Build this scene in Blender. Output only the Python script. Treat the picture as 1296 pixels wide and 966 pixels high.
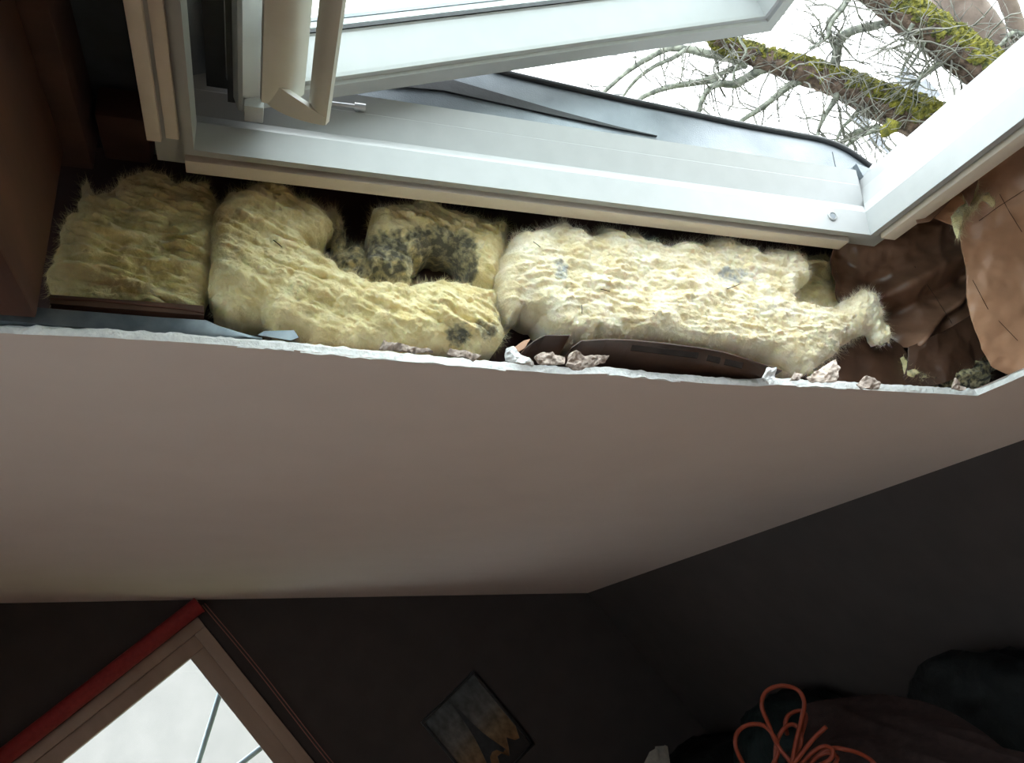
import bpy, bmesh, math, random
import numpy as np
from mathutils import Vector, Matrix
from mathutils.geometry import tessellate_polygon

random.seed(7)
rng = np.random.default_rng(11)
for o in list(bpy.data.objects):
    bpy.data.objects.remove(o, do_unlink=True)
SC = bpy.context.scene
COL = SC.collection

# ------------------------------------------------------------------ camera
# Roof coordinates: s = down the slope, y = towards the gable wall, n = out through the roof
# (n = 0 is the room side of the sloping ceiling).  The camera stands 0.45 m below that plane.
IW, IH = 1296.0, 966.0
CX, CY = IW / 2, IH / 2
VH = np.array([310.0, 903.0]); VS = np.array([4230.0, 690.0])
F = math.sqrt(-float(np.dot(VH - [CX, CY], VS - [CX, CY])))
def _ray(x, y): return np.array([x - CX, -(y - CY), -F])
def _nz(v): return v / np.linalg.norm(v)
dH = _nz(_ray(*VH)); dS = _ray(*VS); dS = _nz(dS - dH * dS.dot(dH)); dN = np.cross(dS, dH)
M3 = np.array([dS, dH, dN])
PITCH = math.radians(40)
CP, SP = math.cos(PITCH), math.sin(PITCH)
RR = np.array([[CP, 0, SP], [0, 1, 0], [-SP, 0, CP]])
CAMZ = 1.65
DN = 0.45
def P(s, y, n):
    v = RR @ np.array([s, y, n + DN]); return Vector((v[0], v[1], v[2] + CAMZ))
def PA(a):
    a = np.asarray(a, float).copy(); a[:, 2] += DN
    w = a @ RR.T; w[:, 2] += CAMZ; return w
def roofray(px): return M3 @ _ray(*px)
def worldray(px): return RR @ roofray(px)
def on_y(px, yy):
    r = roofray(px); q = r * (yy / r[1]); return np.array([q[0], q[1], q[2] - DN])
def on_n(px, nn):
    r = roofray(px); q = r * ((nn + DN) / r[2]); return np.array([q[0], q[1], q[2] - DN])
def on_plane(px, p0, nrm):
    r = roofray(px); p = np.array([p0[0], p0[1], p0[2] + DN]); nrm = np.asarray(nrm, float)
    q = r * (p.dot(nrm) / r.dot(nrm)); return np.array([q[0], q[1], q[2] - DN])
def at_dist(px, t):
    w = _nz(worldray(px)) * t; return Vector((w[0], w[1], w[2] + CAMZ))

cam = bpy.data.cameras.new('camera'); camo = bpy.data.objects.new('camera', cam); COL.objects.link(camo)
cam.sensor_width = 36; cam.sensor_fit = 'HORIZONTAL'; cam.lens = F * 36 / IW; cam.clip_start = 0.02; cam.clip_end = 500
R = RR @ M3
camo.matrix_world = Matrix([[*R[0], 0], [*R[1], 0], [*R[2], CAMZ], [0, 0, 0, 1]])
SC.camera = camo

# ------------------------------------------------------------------ world: bright overcast sky
w = bpy.data.worlds.new('overcast_sky'); SC.world = w; w.use_nodes = True
nt = w.node_tree; nt.nodes.clear()
wo = nt.nodes.new('ShaderNodeOutputWorld'); wb = nt.nodes.new('ShaderNodeBackground')
wb.inputs['Color'].default_value = (0.90, 0.965, 1.0, 1); wb.inputs['Strength'].default_value = 1.0
nt.links.new(wb.outputs[0], wo.inputs[0])
SC.view_settings.view_transform = 'Standard'
SC.view_settings.look = 'None'
SC.view_settings.gamma = 1
SC.view_settings.use_curve_mapping = False
SC.view_settings.exposure = 2.95

# ------------------------------------------------------------------ materials
MATS = {}
def mat(name, col, rough=0.6, col2=None, scale=20, stretch=(1, 1, 1), bump=0.0, bscale=None, metal=0.0,
        contrast=(0.35, 0.65), detail=6, spec=0.5, sheen=0.0, stain=None, bdist=0.002, trans=0.0):
    if name in MATS: return MATS[name]
    m = bpy.data.materials.new(name); m.use_nodes = True; MATS[name] = m
    t = m.node_tree; b = t.nodes['Principled BSDF']
    b.inputs['Roughness'].default_value = rough; b.inputs['Metallic'].default_value = metal
    b.inputs['Specular IOR Level'].default_value = spec
    if sheen:
        b.inputs['Sheen Weight'].default_value = sheen; b.inputs['Sheen Roughness'].default_value = 0.6
    tc = t.nodes.new('ShaderNodeTexCoord'); mp = t.nodes.new('ShaderNodeMapping')
    mp.inputs['Scale'].default_value = stretch
    t.links.new(tc.outputs['Object'], mp.inputs[0])
    last = None
    if col2 is not None:
        n = t.nodes.new('ShaderNodeTexNoise'); n.inputs['Scale'].default_value = scale; n.inputs['Detail'].default_value = detail
        t.links.new(mp.outputs[0], n.inputs['Vector'])
        r = t.nodes.new('ShaderNodeValToRGB'); r.color_ramp.elements[0].position = contrast[0]; r.color_ramp.elements[1].position = contrast[1]
        r.color_ramp.elements[0].color = (*col, 1); r.color_ramp.elements[1].color = (*col2, 1)
        t.links.new(n.outputs['Fac'], r.inputs[0]); last = r.outputs[0]
    else:
        rgb = t.nodes.new('ShaderNodeRGB'); rgb.outputs[0].default_value = (*col, 1); last = rgb.outputs[0]
    if stain is not None:
        at = t.nodes.new('ShaderNodeAttribute'); at.attribute_name = 'stain'
        mx = t.nodes.new('ShaderNodeMix'); mx.data_type = 'RGBA'
        n2 = t.nodes.new('ShaderNodeTexNoise'); n2.inputs['Scale'].default_value = 90; n2.inputs['Detail'].default_value = 5
        t.links.new(mp.outputs[0], n2.inputs['Vector'])
        ma = t.nodes.new('ShaderNodeMath'); ma.operation = 'MULTIPLY_ADD'; ma.inputs[1].default_value = 2.6; ma.inputs[2].default_value = -1.3
        t.links.new(n2.outputs['Fac'], ma.inputs[0])
        mul = t.nodes.new('ShaderNodeMath'); mul.operation = 'ADD'; t.links.new(at.outputs['Fac'], mul.inputs[0]); t.links.new(ma.outputs[0], mul.inputs[1])
        mul2 = t.nodes.new('ShaderNodeMath'); mul2.operation = 'MULTIPLY_ADD'; mul2.use_clamp = True; mul2.inputs[1].default_value = 1.25; mul2.inputs[2].default_value = -0.4
        t.links.new(mul.outputs[0], mul2.inputs[0])
        m4 = t.nodes.new('ShaderNodeMath'); m4.operation = 'MULTIPLY'; m4.use_clamp = True; m4.inputs[1].default_value = 2.5
        t.links.new(at.outputs['Fac'], m4.inputs[0])
        mul3 = t.nodes.new('ShaderNodeMath'); mul3.operation = 'MULTIPLY'; mul3.use_clamp = True
        t.links.new(mul2.outputs[0], mul3.inputs[0]); t.links.new(m4.outputs[0], mul3.inputs[1])
        t.links.new(mul3.outputs[0], mx.inputs['Factor']); t.links.new(last, mx.inputs['A']); mx.inputs['B'].default_value = (*stain, 1)
        last = mx.outputs['Result']
    t.links.new(last, b.inputs['Base Color'])
    if sheen:
        b.inputs['Subsurface Weight'].default_value = 0.55; b.inputs['Subsurface Radius'].default_value = (1.0, 0.75, 0.4); b.inputs['Subsurface Scale'].default_value = 0.005
    if bump:
        nb = t.nodes.new('ShaderNodeTexNoise'); nb.inputs['Scale'].default_value = bscale or scale; nb.inputs['Detail'].default_value = 8
        t.links.new(mp.outputs[0], nb.inputs['Vector'])
        bp = t.nodes.new('ShaderNodeBump'); bp.inputs['Strength'].default_value = bump; bp.inputs['Distance'].default_value = bdist
        t.links.new(nb.outputs['Fac'], bp.inputs['Height']); t.links.new(bp.outputs[0], b.inputs['Normal'])
    if trans:
        tr = t.nodes.new('ShaderNodeBsdfTranslucent'); t.links.new(last, tr.inputs[0])
        ms = t.nodes.new('ShaderNodeMixShader'); ms.inputs[0].default_value = trans
        t.links.new(b.outputs[0], ms.inputs[1]); t.links.new(tr.outputs[0], ms.inputs[2])
        t.links.new(ms.outputs[0], t.nodes['Material Output'].inputs[0])
    return m

def glass_mat():
    m = bpy.data.materials.new('window_glass'); m.use_nodes = True; t = m.node_tree; t.nodes.clear()
    out = t.nodes.new('ShaderNodeOutputMaterial'); mx = t.nodes.new('ShaderNodeMixShader')
    tr = t.nodes.new('ShaderNodeBsdfTransparent'); tr.inputs[0].default_value = (0.9, 0.94, 0.93, 1)
    gl = t.nodes.new('ShaderNodeBsdfGlossy'); gl.inputs['Roughness'].default_value = 0.02
    lw = t.nodes.new('ShaderNodeLayerWeight'); lw.inputs[0].default_value = 0.5
    pw = t.nodes.new('ShaderNodeMath'); pw.operation = 'POWER'; pw.inputs[1].default_value = 5
    fr = t.nodes.new('ShaderNodeMath'); fr.operation = 'MULTIPLY_ADD'; fr.inputs[1].default_value = 0.9; fr.inputs[2].default_value = 0.03
    t.links.new(lw.outputs['Facing'], pw.inputs[0]); t.links.new(pw.outputs[0], fr.inputs[0])
    t.links.new(fr.outputs[0], mx.inputs[0]); t.links.new(tr.outputs[0], mx.inputs[1]); t.links.new(gl.outputs[0], mx.inputs[2])
    t.links.new(mx.outputs[0], out.inputs[0]); return m

M_CEIL = mat('painted_plasterboard', (0.72, 0.61, 0.575), 0.8, (0.745, 0.635, 0.60), 6, bump=0.05, bscale=60)
M_PLASTER = mat('broken_gypsum', (0.82, 0.82, 0.82), 0.9, (0.95, 0.95, 0.94), 90, bump=0.8, bscale=220, bdist=0.003)
M_CARD = mat('torn_board_paper', (0.30, 0.23, 0.19), 0.85, (0.56, 0.46, 0.40), 80, bump=0.4, bscale=150)
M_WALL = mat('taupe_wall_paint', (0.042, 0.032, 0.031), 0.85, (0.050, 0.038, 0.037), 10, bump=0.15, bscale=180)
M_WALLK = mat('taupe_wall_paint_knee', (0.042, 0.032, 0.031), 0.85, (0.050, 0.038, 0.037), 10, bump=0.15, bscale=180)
M_FLOOR = mat('wood_floor', (0.54, 0.37, 0.26), 0.5, (0.64, 0.46, 0.34), 8, stretch=(1, 8, 1), bump=0.1)
M_WHITE = mat('white_polyurethane', (0.37, 0.375, 0.375), 0.4, (0.39, 0.395, 0.395), 30, bump=0.02, bscale=300)
M_SASH = mat('white_sash_polyurethane', (0.46, 0.475, 0.475), 0.35, (0.48, 0.495, 0.495), 30, bump=0.02, bscale=300)
M_STRIP = mat('beige_lining_strip', (0.70, 0.62, 0.54), 0.5, (0.74, 0.66, 0.58), 30)
M_HANDLE = mat('ivory_handle', (0.66, 0.65, 0.60), 0.4, (0.70, 0.69, 0.64), 20)
M_RUBBER = mat('black_rubber', (0.012, 0.013, 0.015), 0.5, (0.02, 0.022, 0.024), 40, bump=0.2, bscale=200)
M_COVER = mat('wet_grey_aluminium', (0.16, 0.18, 0.20), 0.28, (0.22, 0.245, 0.265), 14, metal=0.35, bump=0.5, bscale=420, bdist=0.001)
M_CHROME = mat('zinc_fitting', (0.55, 0.56, 0.58), 0.3, (0.62, 0.63, 0.65), 60, metal=0.9)
M_GALV = mat('galvanised_steel', (0.20, 0.24, 0.27), 0.35, (0.34, 0.39, 0.42), 25, metal=0.9, bump=0.15, bscale=60)
M_TIMBER = mat('red_brown_stained_timber', (0.045, 0.014, 0.007), 0.7, (0.11, 0.037, 0.019), 18, stretch=(1, 0.2, 1), contrast=(0.25, 0.75), bump=0.5, bscale=40)
M_TIMBERD = mat('dark_stained_timber', (0.035, 0.014, 0.011), 0.75, (0.06, 0.024, 0.017), 14, stretch=(0.15, 1, 1), bump=0.5, bscale=40)
M_MEMB = mat('blue_black_underlay', (0.022, 0.028, 0.036), 0.7, (0.034, 0.042, 0.052), 30, bump=0.3, bscale=60)
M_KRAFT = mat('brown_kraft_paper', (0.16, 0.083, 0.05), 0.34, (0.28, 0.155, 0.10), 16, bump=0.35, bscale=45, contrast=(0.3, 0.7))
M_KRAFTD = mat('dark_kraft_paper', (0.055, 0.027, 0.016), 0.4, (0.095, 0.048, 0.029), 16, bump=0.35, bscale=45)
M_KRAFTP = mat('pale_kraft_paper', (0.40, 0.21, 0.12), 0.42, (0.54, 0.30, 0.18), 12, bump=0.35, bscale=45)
M_PRINT = mat('black_print', (0.010, 0.007, 0.006), 0.95, (0.016, 0.011, 0.009), 60, spec=0.05)
M_WOOLY = mat('yellow_glass_wool', (0.74, 0.61, 0.30), 0.95, (0.90, 0.80, 0.49), 38, stretch=(1, 1, 1), bump=0.55, bscale=260, sheen=0.3, stain=(0.13, 0.12, 0.085), spec=0.1, bdist=0.004)
M_WOOLO = mat('olive_glass_wool', (0.72, 0.62, 0.31), 0.95, (0.90, 0.81, 0.48), 38, bump=0.55, bscale=260, sheen=0.3, stain=(0.04, 0.035, 0.025), spec=0.1, bdist=0.004)
M_WOOLC = mat('cream_glass_wool', (0.78, 0.67, 0.42), 0.95, (0.92, 0.85, 0.67), 34, bump=0.55, bscale=240, sheen=0.3, stain=(0.40, 0.42, 0.43), spec=0.1, bdist=0.004)
M_RED = mat('red_blind_fabric', (0.24, 0.012, 0.016), 0.7, (0.30, 0.02, 0.022), 60, bump=0.3, bscale=400)
M_WOODF = mat('beige_window_wood', (0.34, 0.235, 0.185), 0.5, (0.40, 0.28, 0.22), 14, stretch=(1, 1, 0.2), bump=0.1)
M_CORD = mat('pink_blind_cord', (0.32, 0.12, 0.10), 0.7, (0.36, 0.15, 0.12), 200)
M_BLACKF = mat('black_frame_wood', (0.012, 0.012, 0.014), 0.4, (0.02, 0.02, 0.022), 40)
M_BAG = mat('black_plastic_bag', (0.003, 0.0036, 0.004), 0.6, (0.005, 0.006, 0.0065), 20, spec=0.15, bump=0.6, bscale=26, bdist=0.01)
M_BAGG = mat('dark_green_plastic_bag', (0.004, 0.008, 0.0085), 0.6, (0.006, 0.0115, 0.012), 20, spec=0.15, bump=0.6, bscale=26, bdist=0.01)
M_CLOTH = mat('dark_brown_cloth', (0.018, 0.011, 0.0105), 0.95, (0.026, 0.016, 0.015), 60, spec=0.1, bump=0.4, bscale=220)
M_CABLE = mat('orange_cable_sheath', (0.13, 0.019, 0.007), 0.5, (0.16, 0.025, 0.010), 40, spec=0.25)
M_PAPER = mat('book_paper', (0.20, 0.175, 0.15), 0.8, (0.24, 0.21, 0.18), 80)
M_MOSSBARK = mat('mossy_bark', (0.018, 0.009, 0.006), 0.95, (0.11, 0.075, 0.055), 22, bump=1.0, bscale=26, bdist=0.02)
M_BARK = mat('smooth_grey_brown_bark', (0.10, 0.075, 0.06), 0.85, (0.16, 0.125, 0.105), 9, bump=0.6, bscale=18, bdist=0.01)
M_MOSS = mat('green_moss', (0.022, 0.028, 0.004), 0.95, (0.15, 0.14, 0.014), 26, bump=1.0, bscale=90, bdist=0.01)
M_LICHEN = mat('lichen_grey_bark', (0.06, 0.067, 0.057), 0.9, (0.20, 0.215, 0.175), 26, bump=0.6, bscale=40, bdist=0.005)
M_TWIG = mat('pale_twig_bark', (0.06, 0.06, 0.052), 0.9, (0.17, 0.17, 0.145), 7)
M_RENDER = mat('pale_house_render', (0.24, 0.215, 0.215), 0.9, (0.27, 0.24, 0.24), 3)
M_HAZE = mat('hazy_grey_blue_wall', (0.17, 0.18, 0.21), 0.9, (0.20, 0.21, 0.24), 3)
M_TILE = mat('slate_roof', (0.07, 0.07, 0.08), 0.7, (0.10, 0.10, 0.11), 12)
M_GRASS = mat('winter_lawn', (0.10, 0.12, 0.05), 0.95, (0.16, 0.17, 0.08), 4)
M_POLE = mat('pale_blue_metal_pole', (0.30, 0.36, 0.42), 0.4, (0.34, 0.40, 0.46), 30, metal=0.3)
M_GLASS = glass_mat()

# ------------------------------------------------------------------ builders
def root_loc(parent):
    while parent.parent: parent = parent.parent
    return Vector(parent['_loc'])
def obj(name, verts, faces, m, parent=None, smooth=False, sharp=None, stain=None):
    verts = [Vector(v) for v in verts]
    me = bpy.data.meshes.new(name)
    if parent is None:
        a = np.array([tuple(v) for v in verts]); lo, hi = a.min(0), a.max(0)
        L = Vector(((lo[0] + hi[0]) / 2, (lo[1] + hi[1]) / 2, lo[2]))
    else:
        L = root_loc(parent)
    me.from_pydata([tuple(v - L) for v in verts], [], [tuple(int(i) for i in f) for f in faces])
    me.update()
    bm = bmesh.new(); bm.from_mesh(me); bmesh.ops.recalc_face_normals(bm, faces=bm.faces); bm.to_mesh(me); bm.free()
    if smooth:
        me.polygons.foreach_set('use_smooth', [True] * len(me.polygons))
        if sharp: me.set_sharp_from_angle(angle=math.radians(sharp))
    if stain is not None:
        at = me.attributes.new('stain', 'FLOAT', 'POINT'); at.data.foreach_set('value', np.asarray(stain, np.float32))
    me.materials.append(m)
    o = bpy.data.objects.new(name, me); COL.objects.link(o)
    if parent is None:
        o.location = L; o['_loc'] = tuple(L)
    else:
        o.parent = parent
    return o
def tag(o, label, cat, group=None, kind=None):
    o['label'] = label; o['category'] = cat
    if group: o['group'] = group
    if kind: o['kind'] = kind
    return o
def thing(name, label, cat, loc, group=None, kind=None):
    o = bpy.data.objects.new(name, None); COL.objects.link(o); o.location = Vector(loc); o['_loc'] = tuple(Vector(loc))
    o.empty_display_size = 0.1
    return tag(o, label, cat, group, kind)
BOXF = [(0, 1, 2, 3), (7, 6, 5, 4), (0, 4, 5, 1), (1, 5, 6, 2), (2, 6, 7, 3), (3, 7, 4, 0)]
def bevel(verts, faces, r, seg=2):
    bm = bmesh.new(); vs = [bm.verts.new(v) for v in verts]
    for f in faces: bm.faces.new([vs[i] for i in f])
    bmesh.ops.recalc_face_normals(bm, faces=bm.faces)
    bmesh.ops.bevel(bm, geom=list(bm.edges), offset=r, segments=seg, affect='EDGES', profile=0.5)
    bm.verts.index_update()
    V = [v.co.copy() for v in bm.verts]; Fc = [[v.index for v in f.verts] for f in bm.faces]; bm.free()
    return V, Fc
def rbox(name, s0, s1, y0, y1, n0, n1, m, parent=None, r=0.0, tilt=None):
    v = [P(s, y, n) for n in (n0, n1) for s, y in ((s0, y0), (s1, y0), (s1, y1), (s0, y1))]
    f = BOXF
    if r: v, f = bevel(v, f, r)
    return obj(name, v, f, m, parent, smooth=bool(r), sharp=35)
def wbox(name, x0, x1, y0, y1, z0, z1, m, parent=None, r=0.0):
    v = [Vector((x, y, z)) for z in (z0, z1) for x, y in ((x0, y0), (x1, y0), (x1, y1), (x0, y1))]
    f = BOXF
    if r: v, f = bevel(v, f, r)
    return obj(name, v, f, m, parent, smooth=bool(r), sharp=35)
def loft(rings, closed_ring=True, caps=True):
    V = []; Fc = []; k = len(rings[0])
    for r in rings: V += list(r)
    for i in range(len(rings) - 1):
        for j in range(k if closed_ring else k - 1):
            a = i * k + j; b = i * k + (j + 1) % k
            Fc.append((a, b, b + k, a + k))
    if caps:
        Fc.append(tuple(range(k - 1, -1, -1))); Fc.append(tuple((len(rings) - 1) * k + j for j in range(k)))
    return V, Fc
def tube(pts, rad, k=8, V0=None, noise=0.0):
    pts = [Vector(p) for p in pts]
    if not hasattr(rad, '__len__'): rad = [rad] * len(pts)
    rings = []; up = Vector((0.31, 0.2, 0.93)); 
    for i, p in enumerate(pts):
        d = (pts[min(i + 1, len(pts) - 1)] - pts[max(i - 1, 0)])
        d = d.normalized() if d.length > 1e-9 else Vector((0, 0, 1))
        a = d.cross(up)
        if a.length < 1e-3: a = d.cross(Vector((1, 0, 0)))
        a.normalize(); b = d.cross(a)
        rings.append([p + (a * math.cos(t) + b * math.sin(t)) * rad[i] * (1 + noise * random.uniform(-1, 1))
                      for t in [2 * math.pi * j / k for j in range(k)]])
        up = -b
    return loft(rings)
def smooth_path(pts, n=6, rad=None):
    pts = [Vector(p) for p in pts]; out = []; ro = []
    for i in range(len(pts) - 1):
        p0 = pts[max(i - 1, 0)]; p1 = pts[i]; p2 = pts[i + 1]; p3 = pts[min(i + 2, len(pts) - 1)]
        for j in range(n):
            t = j / n; t2, t3 = t * t, t * t * t
            out.append(0.5 * ((2 * p1) + (p2 - p0) * t + (2 * p0 - 5 * p1 + 4 * p2 - p3) * t2 + (3 * p1 - p0 - 3 * p2 + p3) * t3))
            if rad is not None: ro.append(rad[i] * (1 - t) + rad[i + 1] * t)
    out.append(pts[-1])
    if rad is not None: ro.append(rad[-1]); return out, ro
    return out
def join(parts):
    V = []; Fc = []
    for v, f in parts:
        k = len(V); V += list(v); Fc += [tuple(i + k for i in q) for q in f]
    return V, Fc

# numpy value noise
def _hash(ix, iy, iz):
    h = (ix.astype(np.int64) * 374761393 + iy.astype(np.int64) * 668265263 + iz.astype(np.int64) * 1274126177) & 0xffffffff
    h = ((h ^ (h >> 13)) * 1274126177) & 0xffffffff
    h = h ^ (h >> 16)
    return (h & 0xffffff) / float(0x7fffff) - 1.0
def vn(x, y, z=0.0):
    x = np.asarray(x, float); y = np.asarray(y, float); z = np.zeros_like(x) + z
    ix, iy, iz = np.floor(x), np.floor(y), np.floor(z)
    fx, fy, fz = x - ix, y - iy, z - iz
    u, v, w_ = [f * f * (3 - 2 * f) for f in (fx, fy, fz)]
    r = 0
    for dx in (0, 1):
        for dy in (0, 1):
            for dz in (0, 1):
                wt = (u if dx else 1 - u) * (v if dy else 1 - v) * (w_ if dz else 1 - w_)
                r = r + wt * _hash(ix + dx, iy + dy, iz + dz)
    return r
def fbm(x, y, z=0.0, oct=4):
    a = 0; amp = 1; tot = 0
    for i in range(oct):
        a = a + amp * vn(x * 2 ** i, y * 2 ** i, z + 7.3 * i); tot += amp; amp *= 0.5
    return a / tot

# a solid slab traced as an outline on a plane standing in the roof, with a relief on its front
def outline_slab(poly, cell, jitter=0.0, jscale=60, seed=0):
    """poly: (a,b) outline. returns grid verts (a,b), distance to edge, faces, boundary loop edges"""
    poly = np.asarray(poly, float)
    pts = []
    for i in range(len(poly)):
        p, q = poly[i], poly[(i + 1) % len(poly)]
        n = max(1, int(np.linalg.norm(q - p) / (cell * 1.5)))
        for j in range(n): pts.append(p + (q - p) * j / n)
    pts = np.array(pts)
    if jitter:
        pts = pts + jitter * np.stack([fbm(pts[:, 0] * jscale, pts[:, 1] * jscale, seed + 1.5), fbm(pts[:, 0] * jscale, pts[:, 1] * jscale, seed + 9.5)], 1)
    lo = pts.min(0) - cell; hi = pts.max(0) + cell
    na = int((hi[0] - lo[0]) / cell) + 2; nb = int((hi[1] - lo[1]) / cell) + 2
    A, B = np.meshgrid(lo[0] + cell * np.arange(na), lo[1] + cell * np.arange(nb), indexing='ij')
    G = np.stack([A.ravel(), B.ravel()], 1)
    p = pts; q = np.roll(pts, -1, 0); e = q - p; L2 = (e ** 2).sum(1) + 1e-12
    dist = np.full(len(G), 1e9); near = np.zeros_like(G); inside = np.zeros(len(G), bool)
    for i in range(len(p)):
        t = np.clip(((G - p[i]) @ e[i]) / L2[i], 0, 1)
        c = p[i] + t[:, None] * e[i]; d = np.linalg.norm(G - c, axis=1)
        m_ = d < dist; dist[m_] = d[m_]; near[m_] = c[m_]
        cond = (p[i, 1] > G[:, 1]) != (q[i, 1] > G[:, 1])
        xs = p[i, 0] + (G[:, 1] - p[i, 1]) / (q[i, 1] - p[i, 1] + 1e-15) * e[i, 0]
        inside ^= cond & (G[:, 0] < xs)
    I = inside.reshape(na, nb)
    anyc = I[:-1, :-1] | I[1:, :-1] | I[1:, 1:] | I[:-1, 1:]
    used = {}; faces = []; ids = np.arange(na * nb).reshape(na, nb)
    for i, j in zip(*np.nonzero(anyc)):
        faces.append((ids[i, j], ids[i + 1, j], ids[i + 1, j + 1], ids[i, j + 1]))
    faces = np.array(faces)
    uniq, inv = np.unique(faces.ravel(), return_inverse=True)
    faces = inv.reshape(-1, 4)
    g = G[uniq].copy(); d = dist[uniq].copy(); ins = inside[uniq]
    g[~ins] = near[uniq][~ins]; d[~ins] = 0
    cnt = {}
    for f in faces:
        for k in range(4):
            a, b = f[k], f[(k + 1) % 4]
            if (b, a) in cnt: del cnt[(b, a)]
            else: cnt[(a, b)] = 1
    return g, d, faces, list(cnt.keys())

def plane_frame(p0, nrm, a_dir=(1, 0, 0)):
    nrm = _nz(np.asarray(nrm, float)); a = np.asarray(a_dir, float); a = _nz(a - nrm * a.dot(nrm)); b = np.cross(nrm, a)
    if b[2] < 0: b = -b
    return np.asarray(p0, float), nrm, a, b
def trace(px, fr):
    p0, nrm, a, b = fr
    out = []
    for q in px:
        c = on_plane(q, p0, nrm) - p0; out.append((c.dot(a), c.dot(b)))
    return np.array(out)
def slab_mesh(px, fr, cell, relief, thick, jitter=0.0, seed=0, jscale=60):
    """relief(g, d) -> height towards the room along nrm"""
    p0, nrm, a, b = fr
    g, d, faces, bd = outline_slab(trace(px, fr), cell, jitter, jscale, seed)
    h = relief(g, d)
    front = p0 + g[:, :1] * a + g[:, 1:] * b + h[:, None] * nrm
    hb = np.minimum(h - 0.0015, -thick)
    back = p0 + g[:, :1] * a + g[:, 1:] * b + hb[:, None] * nrm
    n = len(g)
    Fc = [tuple(f) for f in faces] + [tuple(n + i for i in f[::-1]) for f in faces] + [(b_, a_, n + a_, n + b_) for a_, b_ in bd]
    return np.vstack([front, back]), Fc, g, d, front

def strands(front, d, fr, count, length, width, edge_bias, seed, lay=0.0):
    r = np.random.default_rng(seed); p0, nrm, a, b = fr
    wgt = np.exp(-d / edge_bias) + 0.16; wgt /= wgt.sum()
    idx = r.choice(len(front), count, p=wgt)
    base = front[idx]; ctr = front.mean(0)
    V = np.zeros((count * 8, 3)); Fc = []
    ang = r.normal(lay, 0.9, count); flip = r.choice([-1, 1], count)
    dirs = (np.cos(ang) * flip)[:, None] * a + (np.sin(ang) * flip)[:, None] * b + r.uniform(0.1, 0.9, count)[:, None] * nrm
    near = d[idx] < 0.008
    # strands on the rim stick outwards
    outw = base - ctr; outw = outw - np.outer(outw @ nrm, nrm); outw /= (np.linalg.norm(outw, axis=1)[:, None] + 1e-9)
    upw = np.outer(np.ones(count), b) * np.sign((base - ctr) @ b)[:, None]
    dirs[near] = (0.5 * outw + 0.7 * upw + 0.5 * r.normal(0, 1, (count, 3)))[near]
    dirs /= np.linalg.norm(dirs, axis=1)[:, None]
    ln = length * r.uniform(0.3, 1.3, count)
    curl = r.normal(0, 0.6, (count, 3)); side = np.cross(dirs, r.normal(0, 1, (count, 3))); side /= np.linalg.norm(side, axis=1)[:, None]
    for k in range(4):
        t = k / 3.0
        c = base - dirs * 0.002 + dirs * (ln * t)[:, None] + curl * (ln * t * t)[:, None] * 0.5
        wd = width * (1 - 0.75 * t)
        V[k * 2::8] = c - side * wd; V[k * 2 + 1::8] = c + side * wd
    for i in range(count):
        o = i * 8
        Fc += [(o, o + 1, o + 3, o + 2), (o + 2, o + 3, o + 5, o + 4), (o + 4, o + 5, o + 7, o + 6)]
    return V, Fc

def wool_relief(seed, bulge, edge, lay, amp=1.0, back=0.03, freq=1.0, lump=0.012, lamw=1.0):
    ca, sa = math.cos(lay), math.sin(lay)
    def f(g, d):
        u = g[:, 0] * ca + g[:, 1] * sa; v = -g[:, 0] * sa + g[:, 1] * ca
        wu = 0.012 * fbm(u * 14, v * 14, seed + 3.1, 3); wv = 0.014 * fbm(u * 9, v * 14, seed + 5.7, 3)
        u2, v2 = u + wu, v + wv
        lam = fbm(u2 * 13 * freq, v2 * 70 * freq, seed + 0.5, 4)
        lam = 3.2 * np.abs(lam) - 1
        lam2 = fbm(u2 * 30, v2 * 150, seed + 4.5, 3)
        low = fbm(u * 16, v * 20, seed + 2.2, 3)
        tuft = 3.2 * np.abs(fbm(u2 * 34, v2 * 46, seed + 8.2, 4)) - 1
        fine = 0.9 * fbm(u2 * 75, v2 * 330, seed + 6.2, 3) + 0.9 * fbm(u * 210 + 40 * wv, v * 210, seed + 1.2, 3)
        rim = 1 - np.exp(-d / edge)
        return -back + (back + bulge) * rim + (lump * low + amp * (lamw * 0.0062 * lam + 0.0020 * lam2 + 0.0036 * tuft) + 0.0026 * fine) * (0.35 + 0.65 * rim)
    return f
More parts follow.
